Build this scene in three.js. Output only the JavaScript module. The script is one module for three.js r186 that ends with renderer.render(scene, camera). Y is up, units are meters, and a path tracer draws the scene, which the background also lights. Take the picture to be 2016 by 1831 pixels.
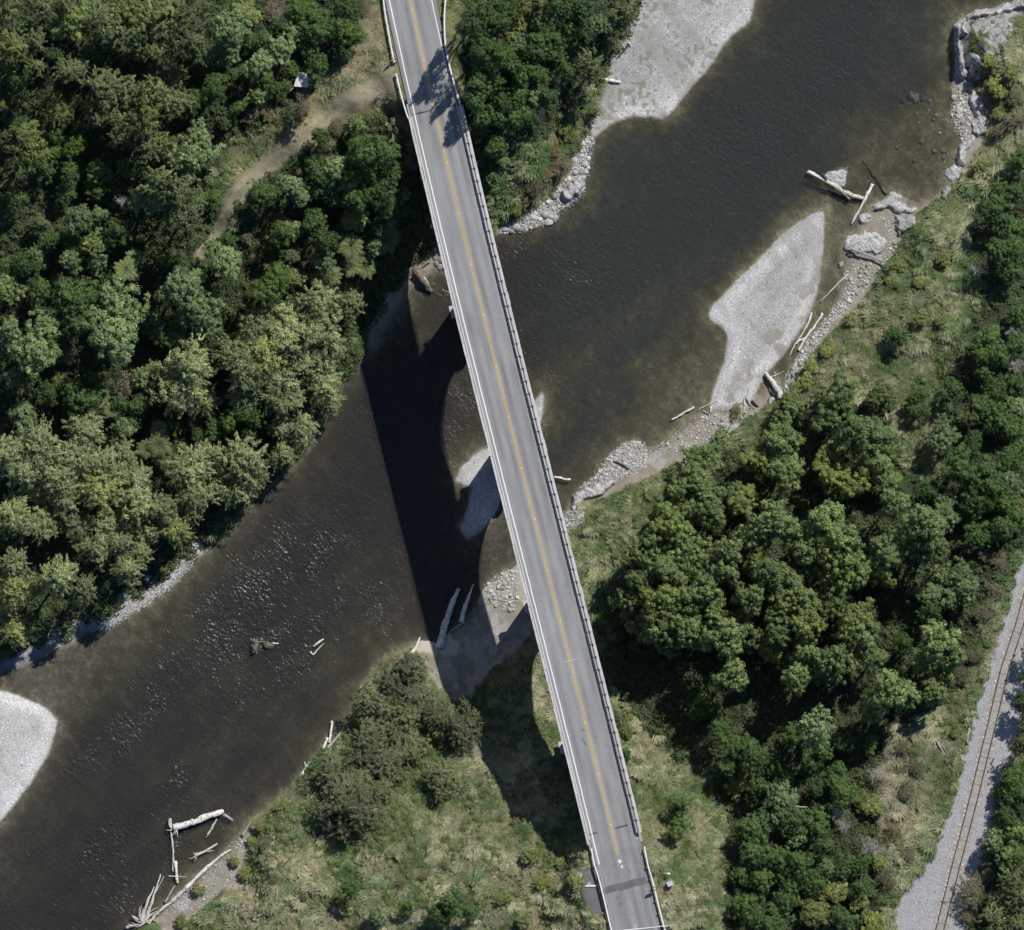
import * as THREE from 'three';
import { mergeGeometries } from 'three/addons/utils/BufferGeometryUtils.js';
import { Sky } from 'three/addons/objects/Sky.js';

// ---------------------------------------------------------------- camera, sky, sun, exposure
const scene = new THREE.Scene();
const CAM_H = 3000;
const camera = new THREE.PerspectiveCamera(2 * Math.atan(63.58 / (CAM_H - 12)) * 180 / Math.PI, 1024 / 930, 2000, 3400);
camera.position.set(0, CAM_H, 0);
camera.up.set(0, 0, -1);
camera.lookAt(0, 0, 0);
scene.add(camera);
const renderer = new THREE.WebGLRenderer({ antialias: true });
renderer.setSize(1024, 930);
renderer.toneMapping = THREE.LinearToneMapping;
renderer.toneMappingExposure = 0.97;
renderer.shadowMap.enabled = true;
const ELEV = 50 * Math.PI / 180;
const SUN = new THREE.Vector3(0.57 * Math.cos(ELEV), Math.sin(ELEV), -0.8216 * Math.cos(ELEV));
const sky = new Sky();
sky.name = 'sky';
sky.scale.setScalar(3000);
sky.material.uniforms.sunPosition.value.copy(SUN);
sky.material.uniforms.turbidity.value = 2;
sky.material.uniforms.rayleigh.value = 1.2;
sky.material.uniforms.mieCoefficient.value = 0.004;
scene.add(sky);
scene.environmentIntensity = 0.1;
const sun = new THREE.DirectionalLight(0xfffaf3, 5);
sun.position.copy(SUN).multiplyScalar(300);
sun.castShadow = true;
Object.assign(sun.shadow.camera, { left: -110, right: 110, top: 110, bottom: -110, near: 50, far: 600 });
sun.shadow.mapSize.set(4096, 4096);
scene.add(sun, sun.target);

// ---------------------------------------------------------------- helpers
// Plan positions are written on a survey grid of 14.4 units to the metre, origin at the north-west corner of the site.
const S = 14.4, X = (px) => (px - 1008) / S, Z = (py) => (py - 915.5) / S, PX = (x) => x * S + 1008, PY = (z) => z * S + 915.5;
const { min, max, abs, sin, cos, sqrt, exp, floor, PI, hypot } = Math;
const clamp = (v, a, b) => (v < a ? a : v > b ? b : v), lerp = (a, b, t) => a + (b - a) * t;
const smooth = (a, b, v) => { const t = clamp((v - a) / (b - a), 0, 1); return t * t * (3 - 2 * t); };
function rng(seed) { let s = seed >>> 0; return () => { s = (s + 0x6d2b79f5) >>> 0; let t = Math.imul(s ^ (s >>> 15), 1 | s); t = (t + Math.imul(t ^ (t >>> 7), 61 | t)) ^ t; return ((t ^ (t >>> 14)) >>> 0) / 4294967296; }; }
const rand = rng(7);
const NT = 512, ntab = new Float32Array(NT * NT);
{ const r = rng(99); for (let i = 0; i < NT * NT; i++) ntab[i] = r(); }
function vn(x, y) {
  const xi = floor(x), yi = floor(y); let fx = x - xi, fy = y - yi;
  fx = fx * fx * (3 - 2 * fx); fy = fy * fy * (3 - 2 * fy);
  const a = xi & 511, b = (xi + 1) & 511, c = (yi & 511) << 9, d = ((yi + 1) & 511) << 9;
  const p = ntab[c + a], q = ntab[c + b], r = ntab[d + a], s = ntab[d + b];
  return p + (q - p) * fx + (r - p + (p - q - r + s) * fx) * fy;
}
function fbm(x, y, o = 4) { let v = 0, a = 0.5, t = 0; for (let i = 0; i < o; i++) { v += a * vn(x + i * 37.3, y + i * 17.9); t += a; a *= 0.5; x *= 2.03; y *= 2.03; } return v / t; }
const hash = (x, y) => ntab[((y & 511) << 9) + (x & 511)];

const nameCount = {};
function numbered(name) { const n = nameCount[name] = (nameCount[name] ?? -1) + 1; return n ? name + '_' + String(n).padStart(3, '0') : name; }
function tag(o, label, category, group, kind) {
  if (label) o.userData.label = label;
  if (category) o.userData.category = category;
  if (group) o.userData.group = group;
  if (kind) o.userData.kind = kind;
  return o;
}
function thing(name, label, category, pos = [0, 0, 0], turn = 0, group) {
  const o = new THREE.Group(); o.name = numbered(name); o.position.set(...pos); o.rotation.y = turn; scene.add(o);
  return tag(o, label, category, group);
}
function part(name, geo, mat, parent) {
  const m = new THREE.Mesh(geo, mat); m.name = name; m.castShadow = m.receiveShadow = true; parent.add(m); return m;
}
function struct(name, geo, mat) {
  const m = new THREE.Mesh(geo, mat); m.name = numbered(name); m.castShadow = m.receiveShadow = true; m.userData.kind = 'structure'; scene.add(m); return m;
}
const std = (r, g, b, rough = 0.9, extra = {}) => { const m = new THREE.MeshStandardMaterial({ roughness: rough, ...extra }); m.color.setRGB(r, g, b); return m; };
const LUT = new Uint8Array(4097);
for (let i = 0; i <= 4096; i++) { const v = i / 4096; LUT[i] = Math.round(255 * (v <= 0.0031308 ? v * 12.92 : 1.055 * v ** (1 / 2.4) - 0.055)); }
const toS = (v) => LUT[clamp(v * 4096, 0, 4096) | 0];
function dataTex(data, w, h, srgb) {
  const t = new THREE.DataTexture(data, w, h, THREE.RGBAFormat);
  t.magFilter = THREE.LinearFilter; t.minFilter = THREE.LinearMipmapLinearFilter; t.generateMipmaps = true;
  t.wrapS = t.wrapT = THREE.ClampToEdgeWrapping;
  if (srgb) t.colorSpace = THREE.SRGBColorSpace;
  t.needsUpdate = true; return t;
}

// ---------------------------------------------------------------- plan of the place
const CX = (y) => 807.818 + 0.214474 * y + 3.52976597e-5 * y * y - 1.08789e-8 * y * y * y; // road centre line
const CXd = (y) => 0.214474 + 7.0595e-5 * y - 3.26367e-8 * y * y;
const YR = 21.7; // road level above the river
function roadFrame(y) { const d = CXd(y), l = hypot(1, d); return { x: X(CX(y)), z: Z(y), tx: d / l, tz: 1 / l, nx: 1 / l, nz: -d / l }; } // n points to the right (east)
function onRoad(y, off, h = YR) { const f = roadFrame(y); return new THREE.Vector3(f.x + f.nx * off, h, f.z + f.nz * off); }
const roadOff = (px, py) => (px - CX(py)) / S / hypot(1, CXd(py));

const POLY = {};
POLY.north = [-900, 2200, -700, 1900, -300, 1480, -60, 1345, 0, 1330, 40, 1315, 100, 1285, 130, 1278, 170, 1247, 200, 1240, 240, 1215, 290, 1185, 330, 1155, 370, 1110, 400, 1090, 440, 1050, 470, 1015, 520, 965, 560, 933, 600, 893, 630, 835, 660, 765, 700, 722, 735, 690, 760, 645, 790, 603, 803, 575, 830, 548, 865, 530, 920, 505, 975, 462, 1000, 456, 1040, 448, 1080, 430, 1110, 402, 1150, 372, 1155, 330, 1152, 300, 1165, 272, 1180, 265, 1200, 245, 1250, 227, 1280, 230, 1300, 236, 1320, 226, 1340, 200, 1370, 160, 1400, 130, 1420, 100, 1440, 70, 1480, 40, 1490, 0, 1560, -160, 1900, -700, 2400, -1500, -3000, -1500, -3000, 2200];
POLY.south = [-300, 2600, 60, 2100, 240, 1900, 262, 1831, 300, 1803, 340, 1773, 380, 1733, 420, 1696, 450, 1672, 480, 1632, 500, 1610, 530, 1588, 560, 1560, 590, 1522, 620, 1490, 650, 1450, 690, 1408, 700, 1370, 722, 1330, 770, 1290, 800, 1275, 830, 1262, 865, 1268, 890, 1240, 935, 1200, 946, 1170, 962, 1148, 990, 1130, 1020, 1112, 1050, 1085, 1080, 1050, 1115, 1010, 1130, 975, 1160, 950, 1180, 930, 1200, 897, 1230, 869, 1250, 866, 1280, 882, 1310, 870, 1350, 836, 1380, 812, 1405, 795, 1430, 800, 1470, 790, 1500, 770, 1515, 745, 1535, 735, 1548, 775, 1552, 740, 1590, 664, 1630, 624, 1650, 584, 1670, 524, 1655, 492, 1665, 468, 1690, 450, 1702, 412, 1722, 402, 1750, 392, 1770, 380, 1810, 397, 1832, 390, 1860, 372, 1870, 342, 1888, 310, 1900, 272, 1882, 240, 1872, 220, 1890, 200, 1872, 170, 1884, 140, 1885, 100, 1880, 62, 1885, 42, 1910, 25, 1950, 15, 2000, 3, 2060, -90, 2300, -600, 2900, -1500, 5000, -1500, 5000, 3300, -300, 3300];
POLY.island = [1628, 408, 1600, 415, 1550, 450, 1500, 500, 1450, 550, 1400, 600, 1393, 620, 1400, 635, 1424, 644, 1433, 665, 1426, 710, 1406, 760, 1395, 800, 1440, 805, 1480, 792, 1515, 735, 1552, 692, 1592, 630, 1612, 580, 1622, 520, 1627, 470];
POLY.islet = [1068, 766, 1074, 785, 1073, 812, 1063, 842, 1042, 872, 1010, 932, 986, 985, 976, 1015, 946, 1050, 916, 1066, 904, 1040, 922, 990, 926, 962, 893, 949, 905, 921, 935, 890, 965, 878, 1000, 848, 1040, 800];
POLY.leftBar = [-300, 1420, -60, 1368, 0, 1357, 50, 1374, 90, 1394, 111, 1420, 109, 1440, 92, 1490, 62, 1540, 32, 1580, 0, 1620, -60, 1690, -300, 1850];
POLY.northBar = [1265, -10, 1232, 60, 1200, 120, 1188, 180, 1165, 245, 1163, 275, 1180, 268, 1250, 230, 1300, 240, 1340, 205, 1420, 105, 1482, 40, 1495, -5, 1560, -170, 1400, -300];
POLY.sand = [1080, 1060, 1108, 1008, 1150, 985, 1215, 975, 1250, 952, 1300, 928, 1370, 897, 1400, 868, 1440, 848, 1470, 828, 1530, 788, 1560, 768, 1578, 733, 1602, 690, 1640, 650, 1680, 610, 1720, 560, 1762, 500, 1790, 430, 1830, 402, 1875, 372, 1905, 325, 1938, 280, 1950, 240, 1954, 200, 1938, 175, 1896, 140, 1860, 140, 1850, 260, 1800, 360, 1690, 380, 1620, 480, 1600, 620, 1500, 700, 1380, 770, 1250, 840, 1120, 930, 1060, 1010];
POLY.beach = [828, 1255, 860, 1262, 890, 1230, 930, 1190, 955, 1140, 1020, 1095, 1050, 1150, 1058, 1230, 1010, 1290, 960, 1320, 930, 1375, 890, 1378, 862, 1352, 838, 1310, 815, 1275];
POLY.mud = [300, 1815, 335, 1775, 440, 1675, 480, 1625, 497, 1640, 480, 1690, 478, 1748, 440, 1752, 400, 1790, 330, 1845];
POLY.cobbleShore = [-80, 1400, 0, 1300, 90, 1235, 180, 1200, 260, 1150, 330, 1095, 400, 1050, 410, 1085, 370, 1120, 300, 1190, 200, 1250, 100, 1300];
POLY.wetBank = [735, 700, 700, 640, 740, 560, 830, 500, 880, 490, 900, 530, 830, 560, 790, 620];
POLY.ballast = [2090, 1000, 2040, 1060, 2012, 1095, 1996, 1140, 1983, 1200, 1957, 1275, 1935, 1350, 1916, 1420, 1900, 1480, 1880, 1560, 1858, 1632, 1838, 1682, 1800, 1722, 1772, 1762, 1755, 1831, 1740, 1900, 1890, 1900, 1905, 1831, 1938, 1680, 1962, 1600, 1992, 1490, 2018, 1390, 2045, 1290, 2100, 1100];
POLY.clearing = [700, -60, 752, -60, 760, 40, 772, 125, 790, 170, 800, 240, 800, 285, 770, 225, 738, 226, 700, 236, 660, 258, 622, 282, 570, 318, 535, 345, 500, 372, 470, 412, 445, 452, 412, 490, 392, 518, 384, 502, 410, 468, 426, 436, 430, 395, 426, 370, 440, 345, 434, 320, 450, 290, 490, 280, 540, 242, 585, 228, 590, 195, 610, 180, 640, 155, 668, 110, 705, 70, 712, 20];
POLY.nw = [-3000, -1500, 700, -1500, 715, -60, 712, 20, 705, 70, 668, 110, 640, 155, 610, 180, 590, 195, 585, 228, 540, 242, 490, 280, 450, 290, 434, 320, 440, 345, 426, 370, 430, 395, 426, 436, 384, 502, 392, 518, 445, 452, 500, 372, 535, 345, 622, 282, 700, 236, 738, 226, 770, 225, 800, 285, 830, 330, 850, 420, 868, 500, 800, 540, 730, 640, 700, 720, 640, 790, 560, 925, 400, 1070, 300, 1160, 130, 1255, 0, 1300, -400, 1450, -3000, 2200];
POLY.ne = [920, 60, 960, -60, 1240, -60, 1232, 60, 1192, 140, 1160, 210, 1100, 230, 1070, 280, 960, 330, 925, 280, 905, 180, 890, 100];
POLY.se = [1190, 1200, 1240, 1120, 1300, 1030, 1400, 920, 1480, 860, 1560, 800, 1660, 780, 1760, 760, 1760, 850, 1830, 960, 1850, 900, 1850, 780, 1900, 640, 1930, 560, 1900, 480, 1960, 330, 2100, 330, 2050, 1050, 1990, 1120, 1900, 1350, 1750, 1460, 1735, 1560, 1735, 1700, 1750, 1880, 1430, 1880, 1420, 1700, 1430, 1620, 1380, 1520, 1300, 1480, 1250, 1420, 1210, 1400];
POLY.eastWood = [1960, 1900, 1912, 1831, 1948, 1680, 1978, 1600, 2024, 1450, 2080, 1380, 2200, 1900];
POLY.rocksNorth = [1158, 262, 1172, 275, 1168, 300, 1164, 335, 1154, 365, 1150, 382, 1132, 396, 1104, 410, 1096, 428, 1076, 440, 1045, 450, 1000, 456, 976, 460, 984, 440, 1020, 424, 1050, 407, 1084, 385, 1096, 368, 1112, 350, 1124, 334, 1130, 310, 1140, 282];
POLY.cliff = [1870, 30, 1950, 5, 2040, -60, 2100, -60, 2100, 12, 2000, 30, 1996, 80, 1980, 110, 1950, 122, 1936, 110, 1922, 130, 1918, 165, 1880, 168];
POLY.pad = [1148, 1712, 1160, 1704, 1172, 1722, 1182, 1765, 1190, 1800, 1165, 1795, 1144, 1760];
const SDX = -84, SDZ = -78, SDN = 337, SDM = 313, SDS = 0.5; // grid of signed distances, in metres
const inFrame = [-84, 84, -78, 78];
function polySdf(pts, x, z) { // positive inside
  let d = 1e9, s = -1; const n = pts.length / 2;
  for (let i = 0, j = n - 1; i < n; j = i++) {
    const ax = pts[2 * i], az = pts[2 * i + 1], bx = pts[2 * j], bz = pts[2 * j + 1], ex = bx - ax, ez = bz - az, wx = x - ax, wz = z - az;
    const t = clamp((wx * ex + wz * ez) / (ex * ex + ez * ez), 0, 1), qx = wx - ex * t, qz = wz - ez * t;
    d = min(d, qx * qx + qz * qz);
    if ((az > z) !== (bz > z) && x < ((bx - ax) * (z - az)) / (bz - az) + ax) s = -s;
  }
  return s * sqrt(d);
}
const SD = {}, MET = {};
for (const k in POLY) {
  const p = POLY[k].map((v, i) => (i % 2 ? Z(v) : X(v))); MET[k] = p;
  const g = SD[k] = new Float32Array(SDN * SDM);
  for (let j = 0; j < SDM; j++) for (let i = 0; i < SDN; i++) g[j * SDN + i] = polySdf(p, SDX + i * SDS, SDZ + j * SDS);
}
function sd(k, x, z) {
  const u = (x - SDX) / SDS, v = (z - SDZ) / SDS;
  if (u < 0 || v < 0 || u >= SDN - 1 || v >= SDM - 1) return polySdf(MET[k], x, z);
  const i = u | 0, j = v | 0, a = u - i, b = v - j, g = SD[k], o = j * SDN + i;
  return lerp(lerp(g[o], g[o + 1], a), lerp(g[o + SDN], g[o + SDN + 1], a), b);
}
const landSd = (x, z) => max(sd('north', x, z), sd('south', x, z), sd('island', x, z), sd('islet', x, z), sd('leftBar', x, z)) + (fbm(x * 0.9 + 50, z * 0.9, 3) - 0.5) * 0.5;
const lowSd = (x, z) => max(sd('island', x, z), sd('islet', x, z), sd('leftBar', x, z), sd('northBar', x, z), sd('sand', x, z), sd('beach', x, z), sd('mud', x, z), sd('cobbleShore', x, z), sd('wetBank', x, z), sd('rocksNorth', x, z));

// heights known on the ground: [plan x, plan y, metres above the river]
const KNOWN = [[740, -40, 21.5], [760, 100, 21.5], [700, 170, 20.8], [600, 260, 19], [480, 380, 17], [400, 500, 14.5], [100, 60, 21], [300, 300, 18.5], [500, 130, 20], [80, 420, 15], [150, 620, 10], [330, 650, 8], [500, 560, 10], [650, 470, 11], [740, 330, 16.5], [790, 260, 18.5], [700, 560, 5], [560, 720, 4], [350, 800, 4.5], [150, 900, 4], [450, 930, 3], [250, 1080, 2.6], [60, 1180, 2], [930, -20, 21.4], [960, 80, 19.5], [1080, 60, 17], [1120, 170, 12], [1180, 80, 6], [1000, 220, 14], [950, 300, 13], [1040, 320, 7], [1100, 320, 4], [1000, 400, 5], [850, 240, 19.5], [840, 380, 10], [855, 460, 4.5], [1230, 40, 2.5],
  [900, 1400, 1.2], [800, 1420, 1.8], [700, 1480, 1.8], [950, 1480, 4.2], [1000, 1580, 6.9], [880, 1560, 5.2], [650, 1640, 3.6], [780, 1700, 8], [560, 1780, 5], [430, 1810, 2], [1080, 1660, 13], [1110, 1690, 16], [1140, 1715, 20.6], [1000, 1720, 13], [1030, 1800, 16], [850, 1820, 12], [1160, 1800, 21], [1060, 1300, 2.4], [1075, 1400, 4], [1110, 1520, 5], [1135, 1600, 9], [1160, 1240, 2.6], [1150, 1100, 1.4], [1230, 1400, 5.5], [1260, 1550, 8], [1310, 1650, 12], [1300, 1760, 20.8], [1370, 1800, 18], [1420, 1560, 8], [1340, 1480, 6], [1300, 1050, 4], [1500, 1150, 6], [1650, 1350, 9], [1750, 1500, 11], [1650, 1700, 12], [1500, 1750, 12], [1480, 920, 5], [1650, 850, 5], [1750, 700, 5], [1850, 520, 6], [1960, 420, 7], [1990, 100, 5], [1950, 230, 3.4], [1950, 700, 8], [1900, 950, 9], [1800, 1150, 10], [1985, 1200, 12], [1920, 1500, 12], [1850, 1750, 12], [1990, 1650, 13], [2030, 1100, 12], [1240, 985, 2], [1400, 920, 3]];
const KM = KNOWN.map(([a, b, h]) => [X(a), Z(b), h]);
function idw(x, z) { let s = 0, w = 0; for (const [a, b, h] of KM) { const d = (a - x) ** 2 + (b - z) ** 2 + 4, q = 1 / (d * sqrt(d)); s += h * q; w += q; } return s / w; }
const DEEP = [[1500, 250, 2.4], [1650, 120, 2.4], [1380, 300, 2.1], [1250, 450, 2.2], [1120, 560, 2.0], [1050, 480, 1.2], [1150, 700, 0.75], [1100, 640, 1.2], [1300, 640, 0.95], [1200, 780, 1.3], [1340, 770, 0.33], [1280, 800, 0.6], [1140, 880, 1.1], [1750, 130, 1.3], [1830, 250, 0.38], [1790, 330, 0.6], [1700, 300, 0.42], [1620, 290, 1.2], [1640, 440, 0.45], [1560, 400, 1.2], [1600, 600, 0.4], [1450, 450, 1.5], [900, 780, 0.7], [940, 700, 0.6], [850, 620, 0.6], [860, 540, 0.7], [800, 850, 1.3], [700, 950, 1.1], [600, 1100, 0.9], [760, 1150, 0.75], [450, 1200, 1.1], [520, 1350, 0.75], [300, 1330, 0.9], [130, 1325, 0.2], [60, 1340, 0.15], [250, 1290, 0.38], [180, 1480, 1.1], [320, 1560, 0.9], [600, 1400, 0.8], [680, 1320, 0.6], [420, 1640, 0.8], [200, 1650, 1.2], [80, 1750, 1.0], [280, 1760, 1.3], [980, 1080, 0.4], [930, 1130, 0.7], [870, 1000, 0.8]];
const DM = DEEP.map(([a, b, h]) => [X(a), Z(b), h]);
function bedDepth(x, z, d) { // d: distance from the shore
  let s = 0, w = 0; for (const [a, b, h] of DM) { const q0 = (a - x) ** 2 + (b - z) ** 2 + 2, q = 1 / (q0 * sqrt(q0)); s += h * q; w += q; }
  const u = x * 0.62 + z * 0.78, v = x * 0.78 - z * 0.62; // streaks run with the current
  const streak = fbm(u * 0.35 + 9, v * 0.06, 3) - 0.5, lump = fbm(x * 0.7, z * 0.7 + 70, 4) - 0.5;
  return max(0.04, 0.03 + (s / w) * (1 + 0.7 * streak + 0.5 * lump) * (1 - exp(-d / ((PX(x) < 420 ? 2.4 : 1.0) + 1.2 * s / w))));
}
const deckY0 = 222, deckY1 = 1640;
function height(x, z, d = landSd(x, z)) {
  if (d <= 0) return -bedDepth(x, z, -d);
  const low = lowSd(x, z), px = PX(x), py = PY(z), dv = low > 0 ? 0 : min(d, -low);
  const bump = (fbm(x * 0.5 + 3, z * 0.5 + 8, 4) - 0.5) * min(0.9, 0.15 + dv * 0.25);
  let cap = 0.05 + min(0.6, 0.055 * d) + 1.15 * dv;
  let h = min(idw(x, z), cap) + bump * (low > 0 ? 0.4 : 1);
  const b = sd('ballast', x, z); if (b > -1.5) h = lerp(h, 12, smooth(-1.5, 0.3, b));
  h = max(h, 0.03 + 0.03 * min(d, 2));
  if (py < deckY0 + 30 || py > deckY1 - 10) { // road on its bank
    const o = abs(roadOff(px, py)), t = py < 900 ? smooth(deckY0 + 6, deckY0 - 25, py) : smooth(deckY1 + 4, deckY1 + 40, py);
    const k = smooth(7.5, 4.4, o) * t; h = lerp(h, YR - 0.12 - 0.02 * o, k);
    const pd = sd('pad', x, z); if (pd > -1) h = lerp(h, YR - 0.35, smooth(-1, 0.2, pd));
  }
  return h;
}
const groundY = (px, py) => height(X(px), Z(py));
// ---------------------------------------------------------------- ground: height field, colours, meshes
const GX0 = -78, GZ0 = -72.5, GW = 156, GH = 145, GS = 0.3472, GN = Math.round(GW / GS), GM = Math.round(GH / GS);
const HG = new Float32Array((GN + 1) * (GM + 1)), DG = new Float32Array(HG.length);
for (let j = 0; j <= GM; j++) for (let i = 0; i <= GN; i++) {
  const x = GX0 + GW * i / GN, z = GZ0 + GH * j / GM, d = landSd(x, z);
  DG[j * (GN + 1) + i] = d; HG[j * (GN + 1) + i] = height(x, z, d);
}
function grid(g, x, z) {
  const u = clamp((x - GX0) / GW * GN, 0, GN - 0.001), v = clamp((z - GZ0) / GH * GM, 0, GM - 0.001), i = u | 0, j = v | 0, a = u - i, b = v - j, o = j * (GN + 1) + i;
  return lerp(lerp(g[o], g[o + 1], a), lerp(g[o + GN + 1], g[o + GN + 2], a), b);
}
const gy = (x, z) => grid(HG, x, z), gd = (x, z) => grid(DG, x, z);

const TRACK = [[800, 120], [760, 165], [715, 188], [680, 203], [645, 230], [605, 262], [565, 298], [530, 326], [500, 351], [472, 384], [450, 420], [430, 452], [408, 482], [391, 508]].map(([a, b]) => [X(a), Z(b)]);
function trackDist(x, z) { let d = 1e9; for (let i = 1; i < TRACK.length; i++) { const [ax, az] = TRACK[i - 1], [bx, bz] = TRACK[i], ex = bx - ax, ez = bz - az, t = clamp(((x - ax) * ex + (z - az) * ez) / (ex * ex + ez * ez), 0, 1); d = min(d, (x - ax - ex * t) ** 2 + (z - az - ez * t) ** 2); } return sqrt(d); }
const forestSd = (x, z) => max(sd('nw', x, z), sd('ne', x, z), sd('se', x, z), sd('eastWood', x, z));
// how dry the grass is, 0 green to 1 straw
const DRY = [[700, 160, 120, .75], [600, 260, 60, .55], [470, 330, 60, .3], [1240, 1700, 400, .6], [1320, 1650, 90, .8], [1330, 1560, 60, .7], [1650, 1560, 110, .95], [1690, 1480, 90, .85], [1720, 1420, 60, .9], [820, 1660, 130, .55], [950, 1750, 130, .8], [600, 1780, 90, .8], [800, 1540, 70, .3], [1180, 1120, 70, .25], [1720, 660, 90, .6], [1800, 720, 70, .6], [1770, 560, 60, .35], [1850, 430, 50, .4], [1440, 880, 40, .8], [1380, 910, 40, .6], [1770, 830, 50, .8], [1990, 250, 70, .8], [1990, 60, 60, .7], [1930, 1330, 60, .6], [1240, 960, 50, .6], [1100, 330, 60, .35], [1140, 250, 40, .35], [900, 40, 40, .55], [1960, 1760, 50, .5]].map(([a, b, r, v]) => [X(a), Z(b), r / S, v]);
function dryness(x, z) { let s = 0.3 * 0.02, w = 0.02; for (const [a, b, r, v] of DRY) { const q = exp(-((a - x) ** 2 + (b - z) ** 2) / (r * r)); s += v * q; w += q; } return clamp(s / w - 0.14 + (fbm(x * 0.22 + 11, z * 0.22 + 5, 3) - 0.5) * 1.5, 0, 1); }

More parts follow.
